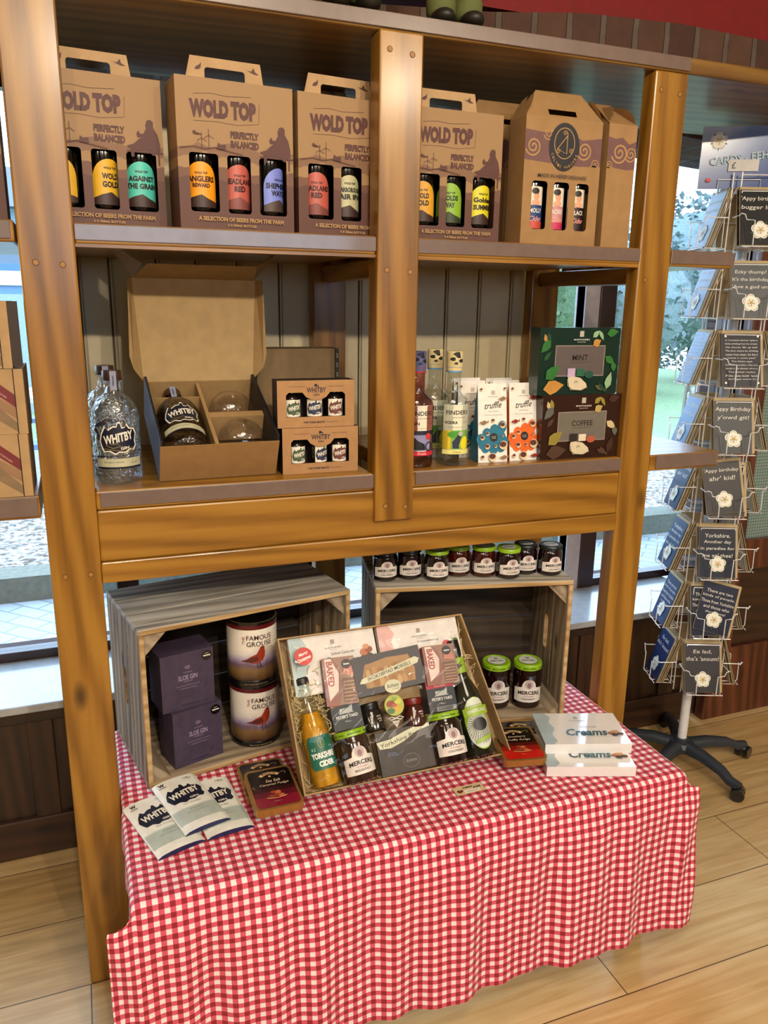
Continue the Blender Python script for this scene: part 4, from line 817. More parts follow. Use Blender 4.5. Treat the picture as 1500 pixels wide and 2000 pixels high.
# ------------------------------------------------------------ apple crates
def crate(x, y, rz, W, H, D, label, slots=True):
    e = empty('wooden_crate', (x, y, TZ + .002), rz, label, 'crate', 'old apple crates standing on their sides')
    T = .013
    def planks(axis, fixed0, fixed1, side):
        cuts = [0, D * .36, D * .68, D]
        for a, b_ in zip(cuts, cuts[1:]):
            mb = MB()
            if side in ('top', 'bottom'):
                z = H - T if side == 'top' else 0
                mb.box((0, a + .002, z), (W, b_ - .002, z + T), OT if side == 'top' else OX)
                if a == 0: mb.box((.001, -.0006, z + .001), (W - .001, .0018, z + T - .001), FRESH)
            else:
                xx = 0 if side == 'left' else W - T
                if side in ('left', 'right') and a > 0 and b_ < D:
                    zc = H / 2; ys = (a + b_) / 2; ol = [(a + .002, T), (b_ - .002, T), (b_ - .002, H - T), (a + .002, H - T)]; ho = rrect(ys - .014, zc - .05, ys + .014, zc + .05, .013)
                    mb.prism([(p[0], p[1]) for p in ol], 0, T, OZ, MX(((0, 1, 0, xx), (1, 0, 0, 0), (0, 0, 1, 0), (0, 0, 0, 1))), holes=[list(reversed(ho))], side=FRESH)
                else:
                    mb.box((xx, a + .002, T), (xx + T, b_ - .002, H - T), OZ)
                    if a == 0: mb.box((xx + .001, -.0006, T), (xx + T - .001, .0018, H - T), FRESH)
            mb.build({'top': 'top_plank', 'bottom': 'bottom_plank', 'left': 'side_plank', 'right': 'side_plank'}[side], parent=e, bevel=.0015, seg=1)
    for s_ in ('top', 'bottom', 'left', 'right'): planks(0, 0, 0, s_)
    zc = [T, H * .26, H * .5, H * .75, H - T]
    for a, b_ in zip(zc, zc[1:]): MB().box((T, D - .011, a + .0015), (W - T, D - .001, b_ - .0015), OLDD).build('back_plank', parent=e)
    q = .055
    for cx, cz, sx_, sz, q in ((T, T, 1, 1, .043), (W - T, T, -1, 1, .026), (T, H - T, 1, -1, .055), (W - T, H - T, -1, -1, .055)):
        MB().prism([(cx, cz), (cx + sx_ * q, cz), (cx, cz + sz * q)], .012, D - .012, OY).build('corner_block', parent=e)
    return e
C1 = (.163, -.010, math.radians(10.8)); C2 = (.738, .055, math.radians(-12))
crate(*C1, .530, .392, .295, 'weathered wooden crate on its side at the left, holding purple boxes and tins')
crate(*C2, .522, .400, .270, 'weathered wooden crate on its side at the right, with a row of jars on top')
CZ = TZ + .0155
# sloe gin boxes
def sloe(x, y, z, rz, W, D, H, label):
    e = empty('sloe_gin_truffle_box', (x, y, z), rz, label, 'box', 'purple boxes stacked in the left crate'); PU = C('#403549', .55, grain=.2); LI = C('#a598b4', .5)
    mb = MB().box((0, 0, 0), (W, D, H), PU); a = Art()
    a.text('SLOE GIN', W / 2, H * .56, .012, LI, .046, .005).text('TRUFFLES', W / 2, H * .49, .003, LI, .022, sp=1.2).text('WHITTAKERS GIN', W / 2, H * .65, .0028, LI, .022)
    a.ell(W / 2, H * .74, .007, C('#6c5a74', .5), .005).text('MILK CHOCOLATE TRUFFLES WITH SLOE GIN', W / 2, H * .42, .0022, LI, .056).text('HANDMADE IN YORKSHIRE', W / 2, H * .37, .0022, LI, .04)
    a.ell(W - .016, H - .018, .0125, BLACK).text('taste', W - .016, H - .018, .0042, PAPER, .018, .03).text('GREAT', W - .016, H - .0125, .0018, PAPER, .010).rect(W * .33, .010, W * .72, .0125, C('#332640', .5))
    R = random.Random(int(z * 1000))
    for i in range(26):
        px_, pz = R.uniform(.006, W - .012), R.uniform(.006, H - .012)
        if abs(px_ - W / 2) > .032 or pz < H * .25: leaf(a, px_, pz, .008, .004, R.uniform(0, 360), C('#3e2f4a', .5))
    a.put(mb, front(0, 0, 0)); mb.build('box', parent=e, fix=False)
sloe(.228, .030, CZ, math.radians(17), .124, .085, .143, 'purple SLOE GIN box, lower of the stacked pair in the left crate')
sloe(.208, .040, CZ + .1435, math.radians(13), .128, .085, .142, 'purple SLOE GIN box, upper of the stacked pair in the left crate')
# whisky fudge tins
m, nt, b = newmat('printed_moorland_tin'); t = N(nt, 'ShaderNodeTexCoord'); sp_ = N(nt, 'ShaderNodeSeparateXYZ'); nt.links.new(t.outputs['Object'], sp_.inputs[0])
n_ = N(nt, 'ShaderNodeTexNoise', i_Scale=16., i_Detail=4.); nt.links.new(t.outputs['Object'], n_.inputs[0]); h_ = math_(nt, 'ADD', sp_.outputs[2], math_(nt, 'MULTIPLY', math_(nt, 'SUBTRACT', n_.outputs[0], .5), .03))
h_ = math_(nt, 'MULTIPLY', h_, 6.2)
nt.links.new(ramp(nt, h_, [(.08, '#20140e'), (.14, '#5a4028'), (.26, '#7c6038'), (.34, '#6c5468'), (.42, '#a89ab8'), (.52, '#ddd4cc'), (.6, '#e8e0d2')]), b.inputs['Base Color']); b.inputs['Roughness'].default_value = .3; b.inputs['Coat Weight'].default_value = .3; MOOR = m
def grouse_tin(x, y, z, rot, label):
    e = empty('fudge_tin', (x, y, z), rot, label, 'tin', 'round tins with a red bird'); R = .0615
    MB().lathe([(R, .014), (R, .150)], MOOR, 40).build('body', parent=e, smooth=SM)
    DKR = C('#5a1418', .3); MB().lathe([(R * .98, 0), (R + .0012, .002, BLACK), (R + .0012, .014, BLACK), (R + .0008, .0145)], BLACK, 40).build('base_band', parent=e, smooth=SM)
    MB().lathe([(R + .0002, .148, DKR), (R + .0012, .149, DKR), (R + .0012, .159, BLACK), (R + .0016, .160, BLACK), (R + .001, .166, C('#b8a878', .3, .8)), (R * .95, .166, BLACK), (R * .93, .162)], BLACK, 40).build('lid', parent=e, smooth=SM)
    a = Art(); T = C('#3a1c18', .5); a.text('FAMOUS', .010, .128, .0125, T, .062, .004).text('GROUSE', .010, .112, .0125, T, .062, .004).text('THE', -.028, .122, .006, C('#8c2018', .5), .020, .0, rot=90)
    BR = C('#9c3418', .5); BR2 = C('#5c2418', .5)
    a.poly([(-.036, .068), (-.022, .073), (-.012, .080), (.002, .086), (.008, .096), (.012, .104), (.017, .106), (.0225, .102), (.0215, .099), (.023, .090), (.022, .078), (.016, .068), (.004, .062), (-.008, .063), (-.02, .067)], BR)
    a.poly([(-.036, .068), (-.022, .073), (-.010, .078), (.004, .080), (.006, .070), (-.008, .065)], BR2).stroke([(.004, .063), (.003, .052), (.010, .051)], .0018, T).stroke([(.010, .064), (.011, .053), (.017, .052)], .0018, T).ell(.018, .103, .0012, BLACK, n=8)
    a.text('FINE WHISKY FLAVOUR FUDGE', 0, .0075, .003, C('#b8a078', .5), .056).text('BLENDED SCOTCH', .01, .098, .0018, T, .0)
    a.it.pop(); mb = MB(); a.put(mb, cyl(R, 0), .006, 8); mb.build('label', parent=e, fix=False)
grouse_tin(.440, .124, CZ, .02, 'round tin with a red grouse on moorland, lower of the two')
grouse_tin(.437, .124, CZ + .1665, -.06, 'round tin with a red grouse on moorland, stacked on top')
# preserve jars
JAM = C('#160406', .06, coat=.8, grain=0); JAM2 = C('#3a0c04', .06, coat=.8, grain=0); CHUT = C('#2c1a10', .1, coat=.8, grain=.3); LIME = C('#86b01c', .3); LIDK = C('#0f1512', .3)
def jar(loc, rot, R, H, lidm, jam, label, group, kind='STRAWBERRY', sc=1, lidtext=False):
    e = empty('preserve_jar', loc, rot, label, 'jar', group)
    MB().lathe([(R * .86, 0), (R, .004), (R, H * .74), (R * .97, H * .80), (R * .88, H * .85), (R * .88, H * .9)], jam, 32).build('jar_glass', parent=e, smooth=SM)
    MB().lathe([(R * .97, H * .875), (R * .99, H * .88), (R * .99, H * .975), (R * .94, H), (R * .8, H), (R * .78, H * .99)], lidm, 32).build('lid', parent=e, smooth=SM)
    a = Art(); LB = C('#ddd6cf', .5); w2 = R * 1.12; h = H * .42
    a.poly([(-w2, 0), (w2, 0), (w2, h * .72), (R * .55, h * .80)] + circ(0, h * .82, R * .5, h * .42, 12, 0, 180) + [(-R * .55, h * .80), (-w2, h * .72)], LB)
    a.ell(0, h * .98, R * .30, C('#b8a8a8', .5), h * .26, 16).ell(0, h * .93, R * .14, C('#8a6c6c', .5), h * .15, 10)
    T = C('#1e181c', .5); a.text('MERCERS', 0, h * .53, h * .2, T, R * 1.55, .03, bend=h * .05).text('of Yorkshire', 0, h * .34, h * .09, C('#a03a44', .5), R * .7, .0, shear=.3).text(kind, 0, h * .18, h * .11, T, R * 1.0, .0)
    mb = MB(); a.put(mb, cyl(R, H * .16), .004); 
    if lidtext:
        t2 = Art(); t2.ell(0, 0, R * .68, T).ell(0, 0, R * .65, C('#c8ccc4', .4)).text('MERCERS', 0, -R * .1, R * .16, T, R * .9, .03).ell(0, R * .28, R * .14, C('#8c8480', .5)); t2.put(mb, flat((0, 0, H), (1, 0, 0), (0, 1, 0)))
        t3 = Art(); 
        for q in (-.8, 0, .8): t3.text('MERCERS OF YORKSHIRE', q * R * 1.4, H * .93, H * .03, C('#2c3c10', .5), R * .9, .02)
        t3.put(mb, cyl(R * .99, 0), .004)
    else:
        t2 = Art(); t2.ell(0, 0, R * .62, C('#b8c0be', .4)).text('MERCERS', 0, 0, R * .16, T, R * .9, .03); t2.put(mb, flat((0, 0, H), (1, 0, 0), (0, 1, 0)))
    mb.build('label', parent=e, fix=False); return e
CT = TZ + .4025
for i, (x, y, l, j, lb) in enumerate([(.787, .120, LIDK, JAM, 'small dark lidded jar, leftmost on the right crate'), (.852, .112, LIDK, JAM, 'small dark lidded jar, second from the left on the crate'), (.914, .078, LIME, JAM, 'small jar with lime lid and dark jam, third from the left on the crate'),
        (.983, .094, LIME, JAM2, 'small jar with lime lid, set a little back between its neighbours'), (1.045, .068, LIME, JAM2, 'small jar with bright lime lid and amber jam, fifth along the crate'), (1.100, .034, LIME, JAM, 'small jar with lime lid and dark jam, rightmost of the lime lidded row'),
        (1.160, .050, LIDK, JAM, 'small black lidded jar, second from the right on the crate'), (1.218, .020, LIDK, JAM, 'small black lidded jar at the right end of the crate')]):
    jar((x, y, CT), -.16 + .08 * math.sin(i * 3), .0315, .080, l, j, lb, 'small jars in a row on the right crate')
jar((1.100, .066, CZ), -.28, .0395, .130, LIME, JAM, 'large jam jar with lime lid in the right crate, left one', 'large jars in the right crate', lidtext=True)
jar((1.184, .040, CZ), -.36, .0395, .130, LIME, JAM, 'large jam jar with lime lid in the right crate, right one', 'large jars in the right crate', lidtext=True)

# ------------------------------------------------------------ chocolate bars, fudge tins, flat boxes on the cloth
def bar(x, y, z, rz, tilt, label):
    e = empty('chocolate_bar', (x, y, z), (tilt[0], tilt[1], rz), label, 'chocolate bar', 'white and navy chocolate bars fanned on the cloth'); W, L, T = .102, .200, .011
    mb = MB(); n = 12; WH = C('#e4e4dc', .35); vs = []; 
    for yy in (0, L):
        for i in range(n + 1):
            u = i / n; vs.append((u * W, yy, T * (.25 + .75 * math.sin(PI * u) ** .45)))
    mb.add(vs, [(i, i + 1, i + n + 2, i + n + 1) for i in range(n)], WH)
    mb.add([(i / n * W, 0, T * (.25 + .75 * math.sin(PI * i / n) ** .45)) for i in range(n + 1)] + [(W, 0, 0), (0, 0, 0)], [tuple(range(n + 3))], C('#16204c', .4)).add([(0, 0, 0), (W, 0, 0), (W, L, 0), (0, L, 0)], [(0, 3, 2, 1)], WH)
    mb.add([(0, 0, 0), (0, L, 0), (0, L, T * .25), (0, 0, T * .25)], [(0, 1, 2, 3)], WH).add([(W, 0, 0), (W, L, 0), (W, L, T * .25), (W, 0, T * .25)], [(0, 3, 2, 1)], WH)
    a = Art(); a.rect(.002, .026, W - .002, .076, C('#aeb9b2', .4)).rect(.002, .074, W - .002, .078, C('#bcc6c0', .4)); whitby_art(a, W / 2, .128, 1.12, INKB, None, True, 4)
    a.text('W', .018, .185, .011, INKB, .013, .04).text('WHITBY', .018, .175, .004, INKB, .018, .02).text('1461', .078, .186, .006, INKB, .017).text('CHOCOLATE CO', .078, .180, .0018, INKB, .018).text('Dark Chocolate', .052, .089, .006, C('#8c8c88', .5), .04, shear=.4).text('42% VOL GIN INFUSED', .052, .066, .0025, INKB, .028)
    a.text('MADE IN WHITBY YORKSHIRE', .05, .055, .002, C('#5c6468', .5), .045)
    def fn(x, y, z): u = min(max(x / W, 0), 1); return V((x, y, T * (.25 + .75 * math.sin(PI * u) ** .45) + z + .0004))
    a.put(mb, fn, W / n); mb.build('wrapper', parent=e, fix=False); return e
bar(.160, -.262, TZ + .001, math.radians(17), (0, 0), 'chocolate bar with navy emblem lying lowest at the left of the fan')
bar(.262, -.235, TZ + .002, math.radians(7), (0, 0), 'chocolate bar half covered, at the right of the fan')
bar(.219, -.222, TZ + .0135, math.radians(15), (0, 0), 'chocolate bar on top of the fan with its whole emblem in view')
GOLDT = C('#b08848', .3, .7)
def fudge(x, y, z, rx, rz, top, label, name_, low):
    e = empty('fudge_gift_tin', (x, y, z), (rx, 0, rz), label, 'tin', 'flat square fudge tins'); W, L, T = .108, .142, .018
    base = MB(); o_ = rrect(0, 0, W, L, .014, 5); RX = MX.Rotation(-PI / 2, 4, 'X') @ MX.Diagonal((1, 1, -1, 1))
    n = len(o_); base.add([(p[0], p[1], 0) for p in o_] + [(p[0], p[1], T) for p in o_], [tuple(reversed(range(n))), tuple(range(n, 2 * n))] + [(i, (i + 1) % n, (i + 1) % n + n, i + n) for i in range(n)], GOLDT); 
    a = Art(); a.poly(rrect(.006, .006, W - .006, L - .006, .010, 5), top); a.poly([(p[0], p[1]) for p in rrect(.006, .006, W - .006, .052, .009, 4)], low[0]); a.rect(.006, .040, W - .006, .060, low[1]).rect(.006, .058, W - .006, .072, low[2])
    GD = C('#c8a878', .4); a.stroke(circ(W / 2, .108, .022, .014, 14, 20, 160), .0085, GD); a.text('BAILEYS', W / 2, .1215, .0058, BLACK, .032, .03, bend=.002).ell(W / 2, .110, .003, GD)
    for s_, yy, w_ in name_: a.text(s_, W / 2 + .004, yy, .0095, C('#e0c8a8', .4), w_, .0, shear=.25)
    for q in ((.044, .040), (.056, .042), (.066, .038), (.050, .052), (.060, .050)): a.poly([(q[0] - .006, q[1] - .005), (q[0] + .005, q[1] - .006), (q[0] + .006, q[1] + .003), (q[0], q[1] + .006), (q[0] - .007, q[1] + .003)], C(['#b8643c', '#d08a58', '#8c3c24'][int(q[0] * 1000) % 3], .4))
    a.stroke(circ(W / 2, .036, .022, .005, 14, 180, 360), .002, GD).text('300g e', W / 2, .020, .003, GD, .016).stroke([(.078, .116), (.088, .119), (.092, .114), (.088, .110)], .0008, GD).stroke([(.012, .080), (.008, .074), (.014, .070)], .0008, GD)
    a.put(base, flat((0, 0, T), (1, 0, 0), (0, 1, 0))); base.build('tin', parent=e, fix=False); return e
BK = C('#120a0c', .25, coat=.4); LO1 = (C('#7a0c28', .3, coat=.4), C('#560a20', .3, coat=.4), C('#30080f', .3, coat=.4)); LO2 = (C('#b81a10', .3, coat=.4), C('#8c140e', .3, coat=.4), C('#4c0c0a', .3, coat=.4))
N1 = (('Sea Salt', .094, .034), ('Caramel Fudge', .080, .066)); N2 = (('Strawberry', .096, .046), ('Truffly Fudge', .082, .062))
fudge(.364, -.145, TZ + .001, 0, 0, BK, 'black and crimson fudge tin partly under another, left of the hamper', N1, LO1)
fudge(.367, -.224, TZ + .020, math.radians(3.5), .0, BK, 'black and crimson Sea Salt fudge tin on top, left of the hamper', N1, LO1)
fudge(1.02, -.17, TZ + .001, 0, -.22, BK, 'black and red fudge tin tucked behind, right of the hamper', N2, LO2)
fudge(.966, -.232, TZ + .020, math.radians(2.5), -.22, BK, 'black and red fudge tin on top, right of the hamper', N2, LO2)
WRAP = C('#e6e4e4', .08, coat=1, grain=.02)
def creams_art(a, W, H, hue, name_, k=1):
    a.rect(0, 0, W * .10, H, C(hue, .4)).poly([(W * .10, 0), (W * .16, H * .1), (W * .13, H * .3), (W * .19, H * .5), (W * .15, H * .7), (W * .20, H * .85), (W * .14, H), (W * .10, H)], C(hue, .4))
    a.rect(W * .5 - .005, H * .80, W * .5 + .005, H * .80 + .011, C('#9c948c', .5)).text('WHITAKERS', W * .5, H * .74, .004, C('#6c645c', .5), .04, .02, sp=1.4).text('CHOCOLATES', W * .5, H * .70, .0018, C('#6c645c', .5), .018)
def creams(x, y, z, rz, label, W=.215, L=.150, T=.026):
    e = empty('chocolate_creams_box', (x, y, z), rz, label, 'box', 'flat white chocolate boxes'); mb = MB().box((0, 0, 0), (W, L, T), WRAP); a = Art(); creams_art(a, W, L, '#a3b4bc', '')
    TL = C('#37606e', .3); a.text('Creams', W * .545, L * .36, .032, TL, .104, .03, shear=.25).text('Salted Caramel', W * .60, L * .53, .005, TL, .04)
    for i, q in enumerate(((.178, .048, .010), (.190, .055, .010), (.200, .044, .009), (.186, .040, .009))): a.ell(q[0], q[1], q[2], C(['#9c6844', '#c08a5c', '#5c3420', '#3c2018'][i], .4), q[2] * .7, 8)
    a.stroke([(W * .42, L * .22), (W * .9, L * .21)], .0006, TL); a.put(mb, flat((0, 0, T), (1, 0, 0), (0, 1, 0))); mb.build('box', parent=e, bevel=.001, seg=1, fix=False); return e
creams(1.058, -.272, TZ + .001, math.radians(-19.5), 'shrink wrapped white Creams box, lower of the flat pair on the cloth')
creams(1.083, -.222, TZ + .0275, math.radians(-18.5), 'shrink wrapped white Creams box, upper of the flat pair on the cloth')

# ------------------------------------------------------------ wrapped gift hamper leaning on the crates
HO = V((.480, -.2, .5325)); HA = math.atan2(.85974, .51074)
HM = MX.Translation(HO) @ MX.Rotation(HA, 4, 'X')
HB = -.055
def hplace(e, u, v, z, tw=0, lie=True):
    e.matrix_world = HM @ MX.Translation((u, v, z)) @ MX.Rotation(tw, 4, 'Z') @ (MX.Rotation(-PI / 2, 4, 'X') if lie else MX.Identity(4)); return e
hm = empty('gift_hamper', HO, (HA, 0, 0), 'tilted open gift hamper tray wrapped in shiny clear film', 'hamper')
TR = C('#a88a5e', .6, grain=.15); RQ = [(0, 0), (.523, 0), (.462, .353), (-.012, .353)]
mb = MB(); th = .004
def ins(q, d):
    cx = sum(p[0] for p in q) / 4; cy = sum(p[1] for p in q) / 4; return [(p[0] - d * (1 if p[0] > cx else -1), p[1] - d * (1 if p[1] > cy else -1)) for p in q]
inn = ins(RQ, th); lo = ins(RQ, .003)
lo = [(p[0], p[1]) for p in lo]
vs = [(p[0], p[1], 0) for p in RQ] + [(p[0], p[1], 0) for p in inn] + [(p[0], p[1], HB) for p in lo] + [(p[0], p[1], HB + .004) for p in inn]
fs = []
for i in range(4): j = (i + 1) % 4; fs += [(i, j, 4 + j, 4 + i), (i, 8 + i, 8 + j, j), (4 + i, 4 + j, 12 + j, 12 + i)]
fs += [(8, 11, 10, 9), (12, 13, 14, 15)]
mb.add(vs, fs, TR).build('tray', parent=hm, bevel=.001, seg=1)
mb = MB(); nu, nv = 46, 34; R = random.Random(3); g = []
for j in range(nv + 1):
    for i in range(nu + 1):
        s = i / nu; t = j / nv; x = (RQ[0][0] * (1 - t) + RQ[3][0] * t) * (1 - s) + (RQ[1][0] * (1 - t) + RQ[2][0] * t) * s; y = .353 * t
        ed = min(s, 1 - s, t, 1 - t); up = .002 + .018 * (1 - math.exp(-ed / .05))
        up += .0035 * math.sin(s * 9 + t * 14 + 2 * math.sin(s * 5)) * min(1, ed * 6) + .0018 * math.sin(s * 31 - t * 22 + 3 * math.sin(t * 7)) * min(1, ed * 6)
        g.append((x, y, up))
mb.add(g, [(j * (nu + 1) + i, j * (nu + 1) + i + 1, (j + 1) * (nu + 1) + i + 1, (j + 1) * (nu + 1) + i) for j in range(nv) for i in range(nu)], FILM)
per = ins(RQ, -.0025); pv = []; k = 24
for q in range(4):
    for i in range(k):
        f = i / k; a_, b_ = per[q], per[(q + 1) % 4]; pv.append((a_[0] + (b_[0] - a_[0]) * f, a_[1] + (b_[1] - a_[1]) * f))
n = len(pv); vs = []
for lv, z in enumerate((.002, -.018, -.036, HB)):
    for i, p in enumerate(pv):
        wv = .0022 * math.sin(i * 1.9 + lv * 2.1) * (1 if 0 < lv < 3 else .2); vs.append((p[0] + wv * (1 if p[0] > .3 else -1) * (1 if abs(p[0] - .25) > .2 else 0), max(p[1] + (wv if p[1] > .2 else 0), -.0025), z))
mb.add(vs, [(l * n + i, l * n + (i + 1) % n, (l + 1) * n + (i + 1) % n, (l + 1) * n + i) for l in range(3) for i in range(n)], FILM)
mb.build('cellophane_wrap', parent=hm, smooth=1, fix=False)
def hart(name, cat, label, u0, v0, u1, v1, z0, z1, base, art=None, tw=0, group=None, bevel=.002, sub=None):
    e = tag(empty(name), label, cat, group); W, H = u1 - u0, v1 - v0
    hplace(e, u0, v0, z0, tw, False); mb = MB().box((0, 0, 0), (W, H, z1 - z0), base); mb.build('pack', parent=e, bevel=bevel)
    if art: a = Art(); art(a, W, H); m2 = MB(); a.put(m2, flat((0, 0, z1 - z0), (1, 0, 0), (0, 1, 0))); m2.build('printed_front', parent=e, fix=False)
    return e
INK = C('#1c1a20', .4); LC = C('#cfd0b4', .5)
# white cream boxes at the top of the hamper
def cr1(hue, tl, flav, extra):
    def f(a, W, H):
        a.rect(0, 0, W, H, C('#dcd6d2', .4)); creams_art(a, W, H, hue, '')
        a.text('Creams', W * .60, H * .46, .034, C(tl, .4), .108, .025, shear=.25).text(flav, W * .60, H * .635, .007, C('#5c5458', .4), .058)
        for i, q in enumerate(extra): a.ell(q[0], q[1], q[2], C(q[3], .4), q[2] * .8, 9)
    return f
hart('chocolate_creams_box', 'box', 'white and pale blue Creams box standing in the top left of the hamper', .017, .214, .229, .349, -.034, -.014, WHITE, cr1('#a9c0c4', '#24708a', 'Salted Caramel', [(.186, .062, .018, '#3c1c14'), (.180, .078, .011, '#b8683c'), (.192, .082, .010, '#8c4426'), (.186, .090, .008, '#c88a60')]), .02)
hart('chocolate_creams_box', 'box', 'white and pink Creams box standing in the top right of the hamper', .236, .214, .449, .349, -.034, -.014, WHITE, cr1('#d8a8a4', '#b8303c', 'Strawberry', [(.176, .072, .012, '#c8404c'), (.192, .066, .013, '#8c6c94'), (.200, .078, .008, '#3c6c3c'), (.182, .056, .012, '#6c4c74')]), .0)
# red sticker on the film
mb = MB(); a = Art(); a.ell(0, 0, .021, C('#c01818', .35)).text('Merry', 0, .005, .009, PAPER, .024, .03, shear=.3, rot=18).text('Christmas', 0, -.006, .008, PAPER, .034, .03, shear=.3, rot=18); a.put(mb, flat((0, 0, 0), (1, 0, 0), (0, 1, 0)))
o = mb.build('sticker', parent=hm, loc=(.040, .303, .0165), rot=(-.12, -.06, 0), fix=False); tag(o, 'round red Merry Christmas sticker')
# bottles
AMB = thin('amber_cider_glass', (1, .93, .5, 1), .07, .03, .25, 30); CLR2 = thin('clear_neck_glass', (.92, .92, .86, 1), .12, .03)
e = tag(empty('cider_bottle'), 'golden cider bottle with green label at the left of the hamper', 'bottle'); hplace(e, .060, .010, -.018, .10)
MB().lathe([(.026, 0), (.033, .006), (.0335, .118), (.031, .140), (.022, .168)], AMB, 32).build('bottle_glass', parent=e, smooth=SM)
MB().lathe([(.022, .168), (.0155, .190), (.0135, .225), (.0145, .232)], CLR2, 24).build('neck', parent=e, smooth=SM)
MB().lathe([(.030, .004), (.0305, .118), (.027, .140), (.019, .166)], C('#b98c1c', .3, grain=.35), 32).build('cider', parent=e, smooth=SM)
MB().lathe([(.0148, .232), (.0155, .236), (.0150, .246), (.012, .249)], C('#1c1418', .4), 20).build('cap', parent=e, smooth=SM)
a = Art(); GR = C('#12604c', .4); a.poly([(-.034, .010), (-.028, 0), (.028, 0), (.034, .010), (.034, .062), (.028, .074), (-.028, .074), (-.034, .062)], GR).text('YORKSHIRE', 0, .031, .0135, PAPER, .056, .045).text('CIDER', .004, .013, .0125, PAPER, .036, .05).text('4.2', -.020, .046, .007, C('#a8c8b8', .4), .010, .02).text('500ml', .022, .048, .004, C('#a8c8b8', .4), .011)
a.stroke(circ(0, .058, .007, .011, 16), .0008, C('#b0a050', .4), True).text('C', 0, .062, .004, C('#d0c890', .4), .003).stroke([(0, .05), (0, .058), (-.003, .061)], .001, C('#b0a050', .4))
mb = MB(); a.put(mb, cyl(.034, .040), .005); mb.build('label', parent=e, fix=False)
e = tag(empty('cider_bottle'), 'dark sparkling drink bottle with lime and white sunburst label at the right of the hamper', 'bottle'); hplace(e, .449, .004, -.016, .075)
MB().lathe([(.028, 0), (.036, .008), (.0365, .130), (.033, .155), (.020, .190), (.0155, .215), (.0145, .25)], C('#15180f', .06, coat=.8, grain=0), 32).build('bottle_glass', parent=e, smooth=SM)
MB().lathe([(.0158, .248), (.0165, .262), (.0165, .285), (.014, .288)], BLACK, 20).build('cap', parent=e, smooth=SM)
a = Art(); LM = C('#8fae2c', .4); LW2 = C('#c9d0c2', .4); a.poly(circ(0, .082, .035, .062, 32), LM).poly(circ(0, .066, .033, .043, 32), LW2).poly([(-.024, .125), (.024, .125), (.016, .138), (0, .143), (-.016, .138)], LW2)
for i in range(30):
    an = 2 * PI * i / 30; a.stroke([(.0165 * math.cos(an), .078 + .0165 * math.sin(an)), (.031 * math.cos(an), .070 + .036 * math.sin(an))], .0010, INK)
a.rect(-.031, .100, .031, .120, LM).ell(0, .079, .0155, INK, n=28).text('SPARKLING', 0, .112, .0085, LW2, .044, .03, bend=.003).text('CAMPING', 0, .122, .004, LW2, .026, .02)
a.poly([(-.018, .036), (0, .040), (.018, .044), (.019, .052), (0, .048), (-.017, .044)], LM).ell(.017, .046, .001, INK, n=6)
mb = MB(); a.put(mb, cyl(.0368, 0), .005); mb.build('label', parent=e, fix=False)
a = Art(); a.rect(-.018, 0, .018, .038, LM).poly([(-.008, .010), (.006, .020), (-.002, .020), (.004, .030), (-.006, .022), (-.010, .024)], INK); mb = MB(); a.put(mb, cyl(.0180, .205), .005); mb.build('neck_label', parent=e, fix=False)
for u, v, tw, kind, lb, jm, R_ in ((.139, .006, .10, 'BREAKFAST', 'large brown marmalade jar with lime lid lying in the hamper beside the cider', CHUT, .0385), (.367, .006, .03, 'STRAWBERRY', 'large jam jar with lime lid lying in the hamper, tied with white string', JAM, .041)):
    e = jar((0, 0, 0), 0, R_, .118, LIME, jm, lb, 'jars lying in the hamper', kind, lidtext=True); hplace(e, u, v, HB + R_ + .006, tw)
def peters(col, wt):
    def f(a, W, H):
        a.rect(0, 0, W, H, C('#1e2630', .45)).rect(0, H * .76, W, H, C(col, .45)).text('Sourdough Crispbread', W / 2, H * .91, .0052, C('#e8c8b0', .5), W * .82, .02).text('RYE & PUMPKIN', W / 2, H * .82, .0032, C('#e8c8b0', .5), W * .4, .02)
        S_ = C('#b4b8b8', .5); cx = W * .5; y0 = H * .52
        a.poly([(cx - .015, y0), (cx + .015, y0), (cx + .017, y0 + .016), (cx + .007, y0 + .010), (cx - .015, y0 + .010)], S_).stroke([(cx - .013, y0 + .002), (cx + .016, y0 + .018)], .0012, C('#2b3440', .4)).stroke([(cx - .018, y0 - .001), (cx + .018, y0 - .001)], .0015, S_)
        a.text("PETER'S YARD", cx, H * .40, .0075, C('#e0e0dc', .5), W * .74, .02).text(wt, cx, H * .24, .005, S_, .014, .01)
    return f
hart('crispbread_box', 'box', 'navy crispbread box with orange top band in the hamper', .092, .123, .164, .196, HB + .01, -.004, C('#2b3440', .5), peters('#b0602c', '105g e'), .06, 'crispbread boxes in the hamper')
hart('crispbread_box', 'box', 'navy crispbread box with crimson top band in the hamper', .332, .127, .405, .200, HB + .01, -.003, C('#2b3440', .5), lambda a, W, H: (peters('#b0203c', '90g e')(a, W, H), a.rect(W * .25, .0, W * .95, H * .15, C('#8c9090', .5)), [a.rect(W * .3 + i * .0028, .002, W * .3 + i * .0028 + .0014, H * .13, C('#4c5050', .5)) for i in range(14)]), .0, 'crispbread boxes in the hamper')
